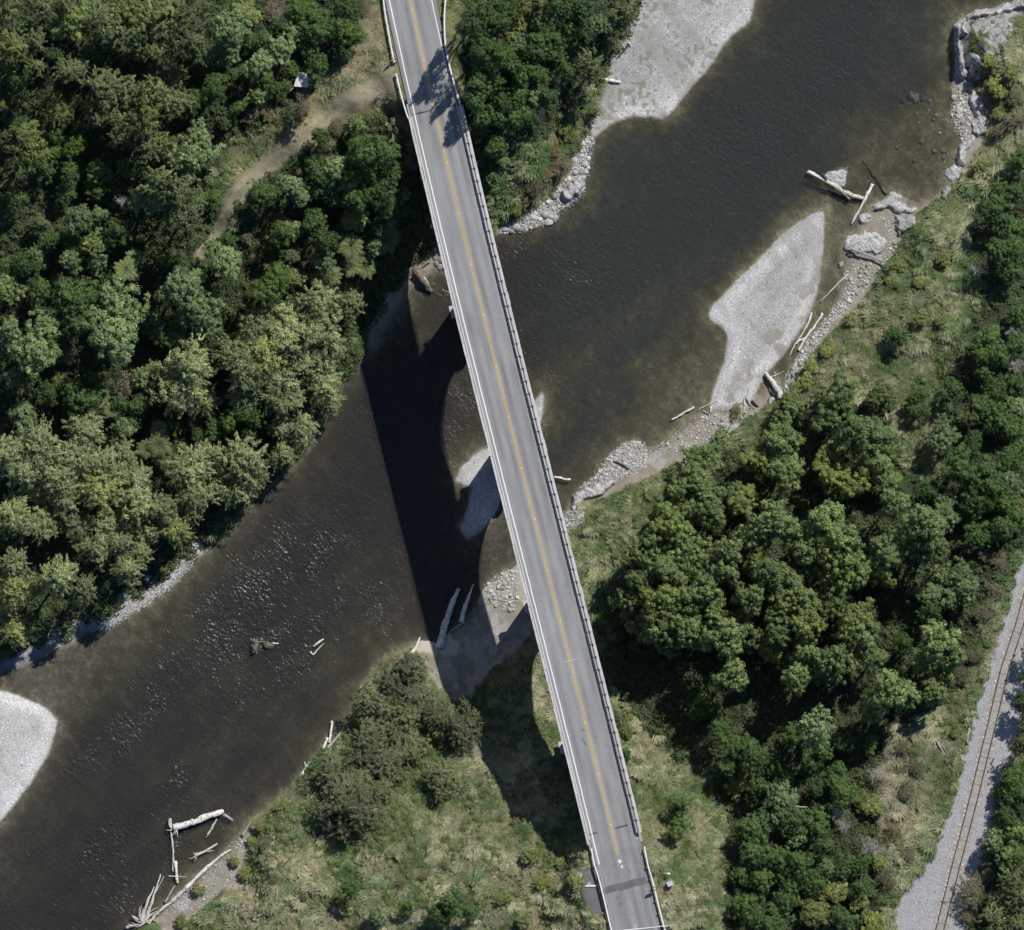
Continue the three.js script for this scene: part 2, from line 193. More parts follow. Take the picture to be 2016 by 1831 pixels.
const TW = 2048, TH = 1904, colorData = new Uint8Array(TW * TH * 4), bumpData = new Uint8Array(TW * TH * 4);
for (let j = 0; j < TH; j++) for (let i = 0; i < TW; i++) {
  const x = GX0 + (i + 0.5) / TW * GW, z = GZ0 + (j + 0.5) / TH * GH, d = gd(x, z), h1 = hash(i, j), h2 = hash((i >> 1) + 77, (j >> 1) + 31), fine = vn(x * 5.3, z * 5.3), mid = fbm(x * 1.3 + 4, z * 1.3, 3);
  let r, g, b, k = 0.5;
  if (d < -0.02) { // river bed: brown stones, paler silt near some edges
   
    const stone = 0.55 + 0.9 * vn(x * 3.1 + 40, z * 3.1) * vn(x * 1.1, z * 1.1 + 9) + 0.25 * (h2 - 0.5), silt = smooth(0.45, 0.7, fbm(x * 0.12 + 31, z * 0.12, 3)), px = PX(x);
    const warm = px < 1000 ? 1 : 0.75;
    const cur = 0.62 + 0.9 * fbm((x * 0.62 + z * 0.78) * 0.12, (x * 0.78 - z * 0.62) * 0.75 + 15, 4); const st2 = stone * cur; r = lerp(warm < 1 ? 0.142 : 0.118, 0.172, silt) * st2; g = lerp(warm < 1 ? 0.131 : 0.106, 0.165, silt) * st2; b = lerp(0.078, 0.1, silt) * st2;
    k = 0.3 + 0.5 * fine;
  } else {
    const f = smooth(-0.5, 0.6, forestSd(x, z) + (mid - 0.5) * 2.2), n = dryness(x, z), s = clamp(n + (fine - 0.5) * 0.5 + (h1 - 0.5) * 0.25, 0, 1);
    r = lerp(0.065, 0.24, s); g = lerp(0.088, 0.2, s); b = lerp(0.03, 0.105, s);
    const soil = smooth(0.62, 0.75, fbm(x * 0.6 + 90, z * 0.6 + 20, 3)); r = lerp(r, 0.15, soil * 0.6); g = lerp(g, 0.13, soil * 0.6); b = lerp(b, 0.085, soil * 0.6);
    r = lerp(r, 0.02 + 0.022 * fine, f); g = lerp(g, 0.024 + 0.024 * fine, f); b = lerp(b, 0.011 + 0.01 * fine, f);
    k = 0.3 + 0.5 * fine * (0.6 + 0.4 * h2);
    const tr = trackDist(x, z) + (mid - 0.5) * 1.1, t = smooth(2.1, 0.7, tr) * smooth(-0.6, 0.2, sd('clearing', x, z));
    if (t > 0) { const wheel = smooth(0.5, 0.15, abs(tr - 0.62)), q = 0.8 + 0.4 * fine; r = lerp(r, lerp(0.21, 0.24, wheel) * q * 1.15, t * 0.65); g = lerp(g, lerp(0.185, 0.215, wheel) * q * 1.15, t * 0.65); b = lerp(b, lerp(0.115, 0.165, wheel) * q * 1.15, t * 0.65); }
    const pale = smooth(0.2, 1.4, sd('clearing', x, z)) * smooth(660, 700, PX(x)) * smooth(0.4, 0.6, mid); r = lerp(r, 0.28, pale * 0.75); g = lerp(g, 0.235, pale * 0.75); b = lerp(b, 0.165, pale * 0.75);
    // river banks: sand and mud
    const low = lowSd(x, z) + (mid - 0.5) * 0.9;
    if (low > -0.5) {
      const t2 = smooth(-0.4, 0.3, low), wet = smooth(1.3, 0.1, d + (mid - 0.5) * 0.8), px = PX(x), py = PY(z);
      const bars = max(sd('island', x, z), sd('leftBar', x, z), sd('northBar', x, z), sd('islet', x, z));
      const gravel = max(smooth(-0.3, 0.4, bars + (mid - 0.5)), smooth(-0.2, 0.3, sd('cobbleShore', x, z)), smooth(0.62, 0.72, fbm(x * 0.35 + 14, z * 0.35, 3)) * 0.8);
      const bands = 0.86 + 0.3 * fbm(d * 1.3 + 3, (x + z) * 0.12 + fbm(x * .3, z * .3, 2) * 2, 3), peb = vn(x * 9.5 + 13, z * 9.5), speck = 0.72 + 0.3 * peb + 0.42 * (h1 - 0.5) + 0.2 * (h2 - 0.5) + (h2 > 0.97 ? 0.35 : 0) - (hash(j >> 1, (i >> 1) + 200) > 0.975 ? 0.35 : 0), tone = bands * (0.74 + 0.4 * fbm(x * 0.28, z * 0.28 + 60, 3)) * (1 + 0.35 * exp(-((d - 1.1) ** 2) / 1.2) * (bars > 0 ? 1 : 0));
      let sr = 0.235 * (0.75 + 0.5 * mid), sg = 0.213 * (0.75 + 0.5 * mid), sb = 0.17 * (0.75 + 0.5 * mid);
      const bright = px < 200 ? 1.3 : 1;
      sr = lerp(sr, 0.38 * speck * tone * bright, gravel); sg = lerp(sg, 0.376 * speck * tone * bright, gravel); sb = lerp(sb, 0.365 * speck * tone * bright, gravel);
      if (gravel > 0.4 && sd('northBar', x, z) > 0) { const weed = smooth(0.63, 0.72, vn(x * 2.1 + 8, z * 2.1) * 0.6 + 0.4 * fbm(x * 0.25, z * 0.25 + 33, 2)); sr = lerp(sr, 0.14, weed * 0.6); sg = lerp(sg, 0.15, weed * 0.6); sb = lerp(sb, 0.075, weed * 0.6); }
      const edge = bars > -0.3 ? smooth(0.35, 0.05, d) : wet; // wet sand is darker
      sr *= lerp(1, 0.6, edge); sg *= lerp(1, 0.58, edge); sb *= lerp(1, 0.52, edge);
      if (bars > 0.1) { const silt = smooth(0.56, 0.68, fbm((x * .62 + z * .78) * .13 + 20, (x * .78 - z * .62) * .5, 4)); sr = lerp(sr, 0.235, silt * .45); sg = lerp(sg, 0.222, silt * .45); sb = lerp(sb, 0.19, silt * .45); }
      if (sd('island', x, z) > 0.2 && px - 1400 + (py - 640) * 0.75 > 100) { const mud = smooth(0.5, 0.62, fbm(x * 0.5 + 5, z * 0.5 + 44, 3)) * smooth(100, 150, px - 1400 + (py - 640) * 0.75); sr = lerp(sr, 0.21, mud * 0.7); sg = lerp(sg, 0.19, mud * 0.7); sb = lerp(sb, 0.15, mud * 0.7); }
      if (sd('beach', x, z) > 0) { const q = smooth(0.48, 0.6, fbm(x * 0.4 + 71, z * 0.4, 3)), l = px < 900 ? 1.9 : 1.35; sr = lerp(sr, 0.25 * l * (0.85 + 0.3 * fine), q * 0.8); sg = lerp(sg, 0.235 * l * (0.85 + 0.3 * fine), q * 0.8); sb = lerp(sb, 0.2 * l * (0.85 + 0.3 * fine), q * 0.8); }
      if (sd('cobbleShore', x, z) > 0) { const q = px < 190 ? .6 : 1.2; sr *= q; sg *= q; sb *= q; }
      r = lerp(r, sr, t2); g = lerp(g, sg, t2); b = lerp(b, sb, t2); k = lerp(k, lerp(0.4 + 0.25 * fine, 0.2 + 0.6 * peb * (0.5 + h1 * 0.5), gravel), t2);
    }
    const cf = sd('cliff', x, z) + (mid - 0.5) * 1.2; if (cf > -0.3) { const t5 = smooth(-0.2, 0.4, cf), q = 0.6 + 0.8 * fbm(x * 1.5 + z * 0.6, (z - x) * 2.6, 4) - 0.25 * smooth(0.55, 0.5, abs(fbm(x * 0.9, z * 0.9 + 9, 3) - 0.5) * 10); r = lerp(r, 0.32 * q, t5); g = lerp(g, 0.315 * q, t5); b = lerp(b, 0.3 * q, t5); }
    const bl = sd('ballast', x, z) + (mid - 0.5) * 2.4;
    if (bl > -0.3) { const t3 = smooth(-0.2, 0.25, bl), q = 0.45 + 0.6 * h1 + 0.45 * vn(x * 9, z * 9), rail = smooth(1.5, 0.9, abs(railOff(PX(x), PY(z)))), s3 = 0.3; r = lerp(r, s3 * q * lerp(1.02, 1.0, rail), t3); g = lerp(g, s3 * q * lerp(1.01, 0.95, rail), t3); b = lerp(b, s3 * q * lerp(1.03, 0.88, rail), t3); k = lerp(k, 0.15 + 0.7 * h1, t3); }
    const pd = sd('pad', x, z); if (pd > -0.1) { const t4 = smooth(-0.1, 0.1, pd), q = 0.75 + 0.5 * mid; r = lerp(r, 0.125 * q, t4); g = lerp(g, 0.122 * q, t4); b = lerp(b, 0.115 * q, t4); }
  }
  const o = (j * TW + i) * 4;
  colorData[o] = toS(r); colorData[o + 1] = toS(g); colorData[o + 2] = toS(b); colorData[o + 3] = 255;
  bumpData[o] = bumpData[o + 1] = bumpData[o + 2] = 255 * clamp(k, 0, 1); bumpData[o + 3] = 255;
}
function railOff(px, py) { return (px - railX(py)) / S * 0.966; }
function railX(py) { const P = [[2075, 980], [2030, 1150], [2007, 1232], [1978, 1320], [1951, 1434], [1918.5, 1568], [1883, 1703], [1850.5, 1831], [1832, 1905]]; for (let i = 1; i < P.length; i++) if (py <= P[i][1] || i === P.length - 1) return lerp(P[i - 1][0], P[i][0], (py - P[i - 1][1]) / (P[i][1] - P[i - 1][1])); }
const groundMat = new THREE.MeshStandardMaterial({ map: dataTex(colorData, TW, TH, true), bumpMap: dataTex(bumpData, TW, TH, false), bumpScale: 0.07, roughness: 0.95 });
const KINDS = { ground: [], riverbed: [], sand_bank: [], rail_ballast: [], dirt_path: [], gravel_bar: [], gravel_bar_001: [], gravel_bar_002: [], gravel_bar_003: [] };
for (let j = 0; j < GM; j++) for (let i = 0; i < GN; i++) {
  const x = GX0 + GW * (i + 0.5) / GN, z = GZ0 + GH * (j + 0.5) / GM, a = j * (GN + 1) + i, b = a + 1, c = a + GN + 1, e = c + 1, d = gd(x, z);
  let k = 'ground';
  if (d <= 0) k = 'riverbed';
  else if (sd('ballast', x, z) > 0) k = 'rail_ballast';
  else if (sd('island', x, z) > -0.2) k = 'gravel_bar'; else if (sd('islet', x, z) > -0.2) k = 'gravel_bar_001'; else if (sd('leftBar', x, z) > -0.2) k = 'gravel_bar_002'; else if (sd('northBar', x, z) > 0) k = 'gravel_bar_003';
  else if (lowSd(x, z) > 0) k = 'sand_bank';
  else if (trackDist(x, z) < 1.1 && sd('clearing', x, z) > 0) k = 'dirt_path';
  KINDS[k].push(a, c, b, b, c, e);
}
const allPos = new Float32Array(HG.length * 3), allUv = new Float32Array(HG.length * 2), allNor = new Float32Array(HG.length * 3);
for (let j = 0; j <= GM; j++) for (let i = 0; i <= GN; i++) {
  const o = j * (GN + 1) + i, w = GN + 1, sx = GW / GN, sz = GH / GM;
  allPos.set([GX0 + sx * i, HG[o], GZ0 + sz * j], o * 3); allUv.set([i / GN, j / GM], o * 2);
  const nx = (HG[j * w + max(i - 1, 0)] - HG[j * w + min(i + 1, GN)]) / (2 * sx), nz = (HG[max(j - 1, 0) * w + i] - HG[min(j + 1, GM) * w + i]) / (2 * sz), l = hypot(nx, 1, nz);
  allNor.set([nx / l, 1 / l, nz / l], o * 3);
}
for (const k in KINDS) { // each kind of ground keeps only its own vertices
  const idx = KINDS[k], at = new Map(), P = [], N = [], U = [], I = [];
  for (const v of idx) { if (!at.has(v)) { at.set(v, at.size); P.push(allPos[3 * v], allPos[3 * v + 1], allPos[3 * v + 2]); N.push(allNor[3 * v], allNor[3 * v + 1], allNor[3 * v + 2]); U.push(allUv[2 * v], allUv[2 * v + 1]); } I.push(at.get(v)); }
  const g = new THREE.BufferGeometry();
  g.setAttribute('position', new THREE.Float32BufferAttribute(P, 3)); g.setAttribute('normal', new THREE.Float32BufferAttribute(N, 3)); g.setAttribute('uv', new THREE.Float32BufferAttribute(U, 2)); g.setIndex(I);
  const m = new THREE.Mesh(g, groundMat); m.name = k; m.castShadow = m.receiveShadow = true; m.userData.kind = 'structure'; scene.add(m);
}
const barLabels = { gravel_bar: 'long pale gravel island in the river near its right bank', gravel_bar_001: 'narrow gravel islet passing beneath the bridge', gravel_bar_002: 'bright gravel bar on the left edge of the river', gravel_bar_003: 'wide gravel beach at the upper bend of the river', sand_bank: 'muddy sand bank strewn with stones along the right bank', rail_ballast: 'grey stone ballast under the railway track', dirt_path: 'dirt track curving down through the grassy clearing', riverbed: 'brown stony river bed under the water', ground: 'grassy and wooded ground on both river banks' };
scene.traverse((o) => { if (barLabels[o.name]) o.userData.label = barLabels[o.name]; });
{ // the land beyond, coarse, out to the horizon
  const P = [], I = [], U = [], R = [[GX0, GX0 + GW, GZ0, GZ0 + GH], [-130, 130, -125, 125], [-260, 260, -250, 250], [-700, 700, -700, 700], [-3000, 3000, -3000, 3000]];
  const ring = R.map(([x0, x1, z0, z1]) => { const n = 48, q = []; for (let s = 0; s < 4; s++) for (let i = 0; i < n; i++) { const t = i / n; q.push(s === 0 ? [lerp(x0, x1, t), z0] : s === 1 ? [x1, lerp(z0, z1, t)] : s === 2 ? [lerp(x1, x0, t), z1] : [x0, lerp(z1, z0, t)]); } return q; });
  ring.forEach((q, r) => q.forEach(([x, z]) => { let h = r === 0 ? gy(x, z) - 0.02 : height(x, z); if (r === 4) h = 20; P.push(x, h, z); U.push(x, z); }));
  const n = ring[0].length;
  for (let r = 0; r < 4; r++) for (let i = 0; i < n; i++) { const a = r * n + i, b = r * n + (i + 1) % n, c = a + n, e = b + n; I.push(a, b, c, b, e, c); }
  const g = new THREE.BufferGeometry(); g.setAttribute('position', new THREE.Float32BufferAttribute(P, 3)); g.setAttribute('uv', new THREE.Float32BufferAttribute(U, 2)); g.setIndex(I); g.computeVertexNormals();
  tag(struct('terrain', g, std(0.07, 0.085, 0.035, 1)), 'land beyond the river valley');
}

// ---------------------------------------------------------------- water
const RIFFLE = [[500, 1150, 150, 75, -.9, 1], [430, 1230, 170, 80, -.9, 1], [330, 1330, 120, 60, -.9, .75], [600, 1250, 160, 60, -.9, .6], [250, 1440, 120, 35, -.8, .7], [640, 1080, 110, 60, -.9, .6], [740, 1180, 60, 90, -.3, .55], [200, 1460, 100, 22, -.75, 1], [360, 1520, 60, 25, -.9, .8], [340, 1640, 35, 100, .3, .7], [200, 1690, 60, 60, 0, .5], [240, 1780, 60, 40, -.9, .6], [910, 800, 40, 90, .1, 1], [900, 930, 35, 45, .3, .9], [860, 570, 40, 28, 0, 1], [980, 1090, 30, 30, 0, .9], [1020, 490, 60, 30, -.4, .7], [1120, 560, 110, 60, -.6, .35], [790, 1100, 30, 50, .3, .5], [620, 1260, 60, 20, -.9, .7], [520, 1260, 50, 25, -.6, .7], [1080, 730, 60, 60, 0, .4], [1500, 230, 200, 120, -.7, .15], [930, 1330, 1, 1, 0, 0]].map(([a, b, p, q, r, v]) => [X(a), Z(b), p / S, q / S, cos(r), sin(r), v]);
function riffle(x, z) { let s = 0; for (const [a, b, p, q, c, t, v] of RIFFLE) { const dx = x - a, dz = z - b, u = (dx * c + dz * t) / p, w = (-dx * t + dz * c) / q; s = max(s, v * exp(-(u * u + w * w))); } return s; }
const WW = 2048, WH = 1904, wCol = new Uint8Array(WW * WH * 4), wBump = new Uint8Array(WW * WH * 4);
for (let j = 0; j < WH; j++) for (let i = 0; i < WW; i++) {
  const x = GX0 + (i + 0.5) / WW * GW, z = GZ0 + (j + 0.5) / WH * GH, o = (j * WW + i) * 4, d = gd(x, z);
  if (d > 0.6) { wCol[o + 3] = 200; wBump[o] = wBump[o + 1] = wBump[o + 2] = 128; wBump[o + 3] = 255; continue; }
  const depth = max(0, -gy(x, z)), u = x * 0.62 + z * 0.78, v = x * 0.78 - z * 0.62, rf = riffle(x, z) * (0.45 + 0.9 * smooth(0.35, 0.7, fbm(u * 0.5, v * 0.5 + 20, 3)));
  const left = smooth(1100, 900, PX(x) + (PY(z) - 900) * 0.2);
  let r = lerp(0.023, 0.0215, left), g = lerp(0.0285, 0.0215, left), b = lerp(0.0275, 0.021, left), a = clamp(1 - exp(-lerp(1.05, 1.65, left) * depth), 0.06, 0.94);
  const sh = smooth(1.1, 0.5, depth); r = lerp(r, 0.036, sh * 0.6); g = lerp(g, 0.033, sh * 0.6); b = lerp(b, 0.022, sh * 0.6); // silt stirred up over the shallows
  const foam = smooth(0.8, 0.93, vn(u * 2.2, v * 7.5) * 0.5 + hash(i + 5, j + 9) * 0.5) * smooth(0.2, 0.7, rf);
  r = lerp(r, 0.5, foam * 0.75); g = lerp(g, 0.52, foam * 0.75); b = lerp(b, 0.53, foam * 0.75); a = lerp(a, 1, foam * 0.7);
  wCol[o] = toS(r); wCol[o + 1] = toS(g); wCol[o + 2] = toS(b); wCol[o + 3] = 255 * a;
  const w1 = fbm(u * 1.5 + 3, v * 2.6, 3) - 0.5, w2 = vn(u * 4.3, v * 5.6 + 30) - 0.5, gust = smooth(0.5, 0.8, vn(u * 1.3 + 60, v * 2.2)) * smooth(0.36, 0.56, fbm(u * 0.1 + 5, v * 0.16 + 2, 2)), amp = 0.24 + 0.6 * rf + 0.3 * gust * (0.3 + 0.7 * left);
  wBump[o] = wBump[o + 1] = wBump[o + 2] = clamp(128 + 127 * (w1 * 0.9 + w2 * 0.72) * amp, 0, 255); wBump[o + 3] = 255;
}
const waterMat = new THREE.MeshPhysicalMaterial({ map: dataTex(wCol, WW, WH, true), transparent: true, bumpMap: dataTex(wBump, WW, WH, false), bumpScale: 0.27, roughness: 0.32, ior: 1.33 });
{
  const g = new THREE.PlaneGeometry(GW, GH, 1, 1); g.rotateX(-PI / 2); g.translate(GX0 + GW / 2, 0, GZ0 + GH / 2);
  const uv = g.attributes.uv; for (let i = 0; i < uv.count; i++) uv.setY(i, 1 - uv.getY(i));
  tag(struct('water', g, waterMat), 'dark clear river flowing under the road bridge');
  const far = []; // the river beyond the mapped stretch
  for (const [x0, x1, z0, z1] of [[-260, GX0, -250, 250], [GX0 + GW, 260, -250, 250], [GX0, GX0 + GW, -250, GZ0], [GX0, GX0 + GW, GZ0 + GH, 250]]) { const q = new THREE.PlaneGeometry(x1 - x0, z1 - z0); q.rotateX(-PI / 2); q.translate((x0 + x1) / 2, 0, (z0 + z1) / 2); far.push(q); }
  tag(struct('water', mergeGeometries(far), std(0.026, 0.028, 0.026, 0.12)), 'dark river reaches beyond the bends');
}
// ---------------------------------------------------------------- road and bridge
function ribbon(y0, y1, o0, o1, h0, h1, step = 12, hf) { // box swept along the road: offsets o0..o1 in metres, levels h0 (bottom) to h1 (top); hf(y) may give [bottom, top]
  const n = max(1, Math.round((y1 - y0) / step)), P = [], I = [], U = [];
  for (let i = 0; i <= n; i++) {
    const y = lerp(y0, y1, i / n), [b, t] = hf ? hf(y) : [h0, h1];
    for (const [o, h] of [[o0, t], [o1, t], [o1, b], [o0, b]]) { const p = onRoad(y, o, h); P.push(p.x, p.y, p.z); U.push(o, y / S); }
  }
  const quad = (a, b, c, d) => I.push(a, b, c, a, c, d);
  for (let i = 0; i < n; i++) { const a = i * 4, b = a + 4; quad(a, b, b + 1, a + 1); quad(a + 1, b + 1, b + 2, a + 2); quad(a + 2, b + 2, b + 3, a + 3); quad(a + 3, b + 3, b, a); }
  quad(0, 1, 2, 3); const e = n * 4; quad(e + 3, e + 2, e + 1, e);
  let g = new THREE.BufferGeometry(); g.setAttribute('position', new THREE.Float32BufferAttribute(P, 3)); g.setAttribute('uv', new THREE.Float32BufferAttribute(U, 2)); g.setIndex(I);
  g = g.toNonIndexed(); g.computeVertexNormals(); return g;
}
function strip(y0, y1, oa, ob, h, step = 8, wob = 0) { // flat sheet on the road
  const n = max(1, Math.round((y1 - y0) / step)), P = [], I = [], U = [];
  for (let i = 0; i <= n; i++) { const y = lerp(y0, y1, i / n), w = wob * (vn(y * 0.13, 7) - 0.5); for (const o of [oa + w, ob + w]) { const p = onRoad(y, o, h); P.push(p.x, p.y, p.z); U.push((o + 3.5) / 7, (y + 60) / 2040); } if (i < n) I.push(i * 2, i * 2 + 2, i * 2 + 1, i * 2 + 1, i * 2 + 2, i * 2 + 3); }
  const g = new THREE.BufferGeometry(); g.setAttribute('position', new THREE.Float32BufferAttribute(P, 3)); g.setAttribute('uv', new THREE.Float32BufferAttribute(U, 2)); g.setIndex(I); g.computeVertexNormals(); return g;
}
const RW = 160, RH = 2048, roadData = new Uint8Array(RW * RH * 4), tarLines = [[1434, -.8, 1437, -.1], [1441, -.85, 1452, -.95], [1452, -.95, 1463, -.75], [1463, -.75, 1473, -.3], [1473, -.3, 1476, .3], [1466, .2, 1481, .1]];
for (let j = 0; j < RH; j++) for (let i = 0; i < RW; i++) {
  const o = (i + 0.5) / RW * 7 - 3.5, y = (j + 0.5) / RH * 2040 - 60, m = y / S;
  let v = 0.24 + 0.09 * (fbm(o * 1.4 + 5, m * 0.25, 3) - 0.5) + 0.05 * (hash(i, j) - 0.5) + 0.035 * (vn(o * 3, m * 0.06 + 40) - 0.5);
  for (const w of [-2.15, -0.75, 0.75, 2.15]) v -= 0.042 * exp(-(((o - w - 0.1 * (vn(m * 0.1, w + 9) - 0.5)) / 0.33) ** 2)) * (0.6 + 0.8 * vn(m * 0.2, w * 9));
  v += 0.018 * exp(-((o / 0.4) ** 2));
  if (y < 218 && y > 118) v *= 0.95; if (y < 118) v *= 1.0;
  if (y > 1672) v *= 0.84 + 0.14 * fbm(o * 0.9, m * 0.5 + 12, 3);
  if (o > 2.85 || o < -3.05) v *= 0.82;
  for (const [jy, k] of [[218, .25], [1630, .25], [1672, .85], [592, .93], [876, .9], [1160, .92], [1444, .93], [300, .93]]) if (abs(y - jy - o * 0.2 * 0) < (k < .5 ? 1.3 : .9) + (vn(o * 2, jy) - .5)) v *= lerp(1, k, smooth(0.2, 0.5, vn(o * 1.2 + jy, 3)));
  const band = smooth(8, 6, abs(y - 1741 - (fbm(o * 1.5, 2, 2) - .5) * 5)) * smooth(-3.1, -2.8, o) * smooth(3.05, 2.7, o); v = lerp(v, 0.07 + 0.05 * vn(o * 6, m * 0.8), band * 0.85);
  for (const [ya, oa, yb, ob] of tarLines) { const ax = oa, ay = ya / S, bx = ob, by = yb / S, ex = bx - ax, ey = by - ay, t = clamp(((o - ax) * ex + (m - ay) * ey) / (ex * ex + ey * ey), 0, 1), dd = hypot(o - ax - ex * t + .15 * (vn(m * 3, o * 3) - .5), m - ay - ey * t); if (dd < 0.05 + 0.2 * vn(m * 2.3 + 5, o * 2.3)) v *= lerp(1, 0.62, smooth(0.3, 0.6, vn(m * 1.7, o * 4 + 9))); }
  for (const [sy, so, r] of [[1452, .95, .2], [1414, .7, .16], [1470, 1.0, .15], [1709, .75, .18], [1716, .95, .25], [1760, -1.4, .3], [1772, -1.3, .35], [1712, -1.75, .15], [141, -1.0, .25], [125, .9, .15]]) { const q = hypot(o - so, (y - sy) / S) / r; if (q < 1.4) v *= lerp(0.78, 1, smooth(0.5, 1.3, q + (vn(o * 9, m * 9) - .5) * .5)); }
  const grit = y > 1690 ? 0.9 + 0.2 * vn(o * 8, m * 8) : 1;
  const p = (j * RW + i) * 4; roadData[p] = toS(v * 0.995 * grit); roadData[p + 1] = toS(v * grit); roadData[p + 2] = toS(v * 0.985 * grit); roadData[p + 3] = 255;
}
const asphalt = new THREE.MeshStandardMaterial({ map: dataTex(roadData, RW, RH, true), roughness: 0.85 });
const paintWhite = std(0.72, 0.72, 0.72, 0.7), paintYellow = std(0.5, 0.33, 0.12, 0.7), concrete = std(0.42, 0.41, 0.39, 0.9), concretePale = std(0.47, 0.46, 0.45, 0.85), concreteOld = std(0.33, 0.3, 0.27, 0.95), steel = std(0.5, 0.5, 0.5, 0.5, { metalness: 0.3 }), darkGap = std(0.03, 0.03, 0.035, 0.9);
const road = struct('road', strip(-60, 1980, -3.38, 3.38, YR), asphalt); road.userData.label = 'grey sealed two lane road crossing the bridge';
const lineMarks = [['edge_line', 20 - 80, 1690, -2.87, -2.73, .05], ['edge_line', -60, 160, 2.78, 2.9, .05], ['edge_line', 160, 1660, 2.98, 3.06, .03]];
for (const [n, a, b, o0, o1, w] of lineMarks) part(n, strip(a, b, o0, o1, YR + 0.012, 7, w), paintWhite, road);
for (const o of [-0.13, 0.13]) part('centre_line', strip(-60, 1681, o - 0.055, o + 0.055, YR + 0.012, 7, .04), paintYellow, road);
// pale raised studs and worn spots on the centre line
for (let y = 20; y < 1670; y += 100) part('road_stud', strip(y, y + 3.5, -0.05, 0.05, YR + 0.03), std(0.7, 0.6, 0.35), road);
part('survey_cross', mergeGeometries([strip(1689, 1697.5, -0.08, 0.08, YR + 0.014), strip(1692.2, 1694.4, -0.3, 0.3, YR + 0.018)]), paintWhite, road);
{ // the figure S painted beside the survey cross
  const q = []; const f = (y0, y1, o0, o1) => q.push(strip(y0, y1, o0, o1, YR + 0.013 + 0.004 * q.length));
  f(1701.6, 1702.6, -0.02, 0.3); f(1702.6, 1704, -0.02, 0.07); f(1703.7, 1704.7, -0.02, 0.26); f(1704.7, 1706.2, 0.18, 0.28); f(1706, 1707, -0.05, 0.24);
  part('painted_letter', mergeGeometries(q), paintWhite, road);
}
part('cross_mark', strip(1298.4, 1299.6, -0.9, 0.95, YR + 0.008), std(0.45, 0.45, 0.45), road);
for (const o of [-0.12, 0.12]) part('painted_arrow', strip(1817, 1826, o - 0.05, o + 0.05, YR + 0.012), std(0.55, 0.4, 0.22), road);

const YA = (a) => (S * a - 190.7) / 1.0293, AY = (y) => (190.7 + 1.0293 * y) / S; // metres along the bridge <-> plan
const bridge = tag(thing('road_bridge', null, null, [0, 0, 0]), 'long concrete arch road bridge crossing the river', 'bridge');
part('deck', ribbon(deckY0, deckY1, -3.75, 3.9, YR - 0.55, YR - 0.01, 12), concreteOld, bridge);
const spans = [[AY(deckY0), 35.6, 4], [35.6, 56.2, 8], [56.2, 77.0, 8], [77.0, 97.7, 8], [97.7, 117.6, 8], [117.6, AY(deckY1), 4]];
for (const [a0, a1, rise] of spans) {
  const c = (a0 + a1) / 2, hw = (a1 - a0) / 2;
  const g = ribbon(YA(a0), YA(a1), -3.0, 3.1, 0, 0, 6, (y) => { const t = clamp((AY(y) - c) / hw, -0.999, 0.999); return [YR - 0.95 - rise * (1 - sqrt(1 - t * t)), YR - 0.56]; });
  part('arch', g, concreteOld, bridge);
}
for (const a of [35.6, 56.2, 77.0, 97.7, 117.6]) {
  const y = YA(a), base = max(-3, min(groundY(CX(y), y), 14) - 1.5), w = 8;
  part('pier', ribbon(y - w, y + w, -3.9, 3.7, base, YR - 8.4, 20), concreteOld, bridge);
  part('pier_cap', ribbon(y - w - 5, y + w + 3, -4.35, 4.0, YR - 15, YR - 14.4, 30), concrete, bridge);
}
for (const [y0, y1] of [[deckY0 - 26, deckY0 - 1], [deckY1 + 1, deckY1 + 26]]) part('abutment', ribbon(y0, y1, -3.6, 3.7, YR - 9, YR - 0.03, 30), concreteOld, bridge);
// parapets: posts, outer coping and inner rail in short lengths between the posts
const bay = 24.6, NB = Math.round((deckY1 - deckY0) / bay), rr = rng(5);
for (let i = 0; i < NB; i++) {
  const y = deckY0 + i * bay, jit = () => (rr() - 0.5) * 0.04, m = [concretePale, concrete, concretePale][floor(rr() * 3)];
  part('parapet_post', ribbon(y - 1.8, y + 1.8, -3.74, -3.5, YR, YR + 0.82), concrete, bridge);
  part('parapet_post', ribbon(y - 1.8, y + 1.8, 3.5, 3.74, YR, YR + 0.82), concrete, bridge);
  const a = jit(), b = jit();
  part('coping', ribbon(y - 0.3 + 0.55, y + bay - 0.3, -3.76 + a, -3.44 + a, YR + 0.83, YR + 1.0, 30), m, bridge);
  part('coping', ribbon(y + 0.55 - 0.3, y + bay - 0.3, 3.58 + b, 3.9 + b, YR + 0.83, YR + 1.0, 30), m, bridge);
  part('parapet_rail', ribbon(y + 0.5, y + bay - 0.5, -3.72, -3.52, YR + 0.15, YR + 0.66, 30), concrete, bridge);
  part('parapet_rail', ribbon(y + 0.9, y + bay - 0.9, 3.14 + b, 3.46 + b, YR + 0.2, YR + 0.62, 30), i > 40 ? concreteOld : concrete, bridge);
}
part('kerb', ribbon(deckY0, deckY1, -3.37, -3.2, YR - 0.02, YR + 0.16), concretePale, bridge);
part('kerb', ribbon(deckY0, deckY1, 3.1, 3.2, YR - 0.02, YR + 0.13), concretePale, bridge);

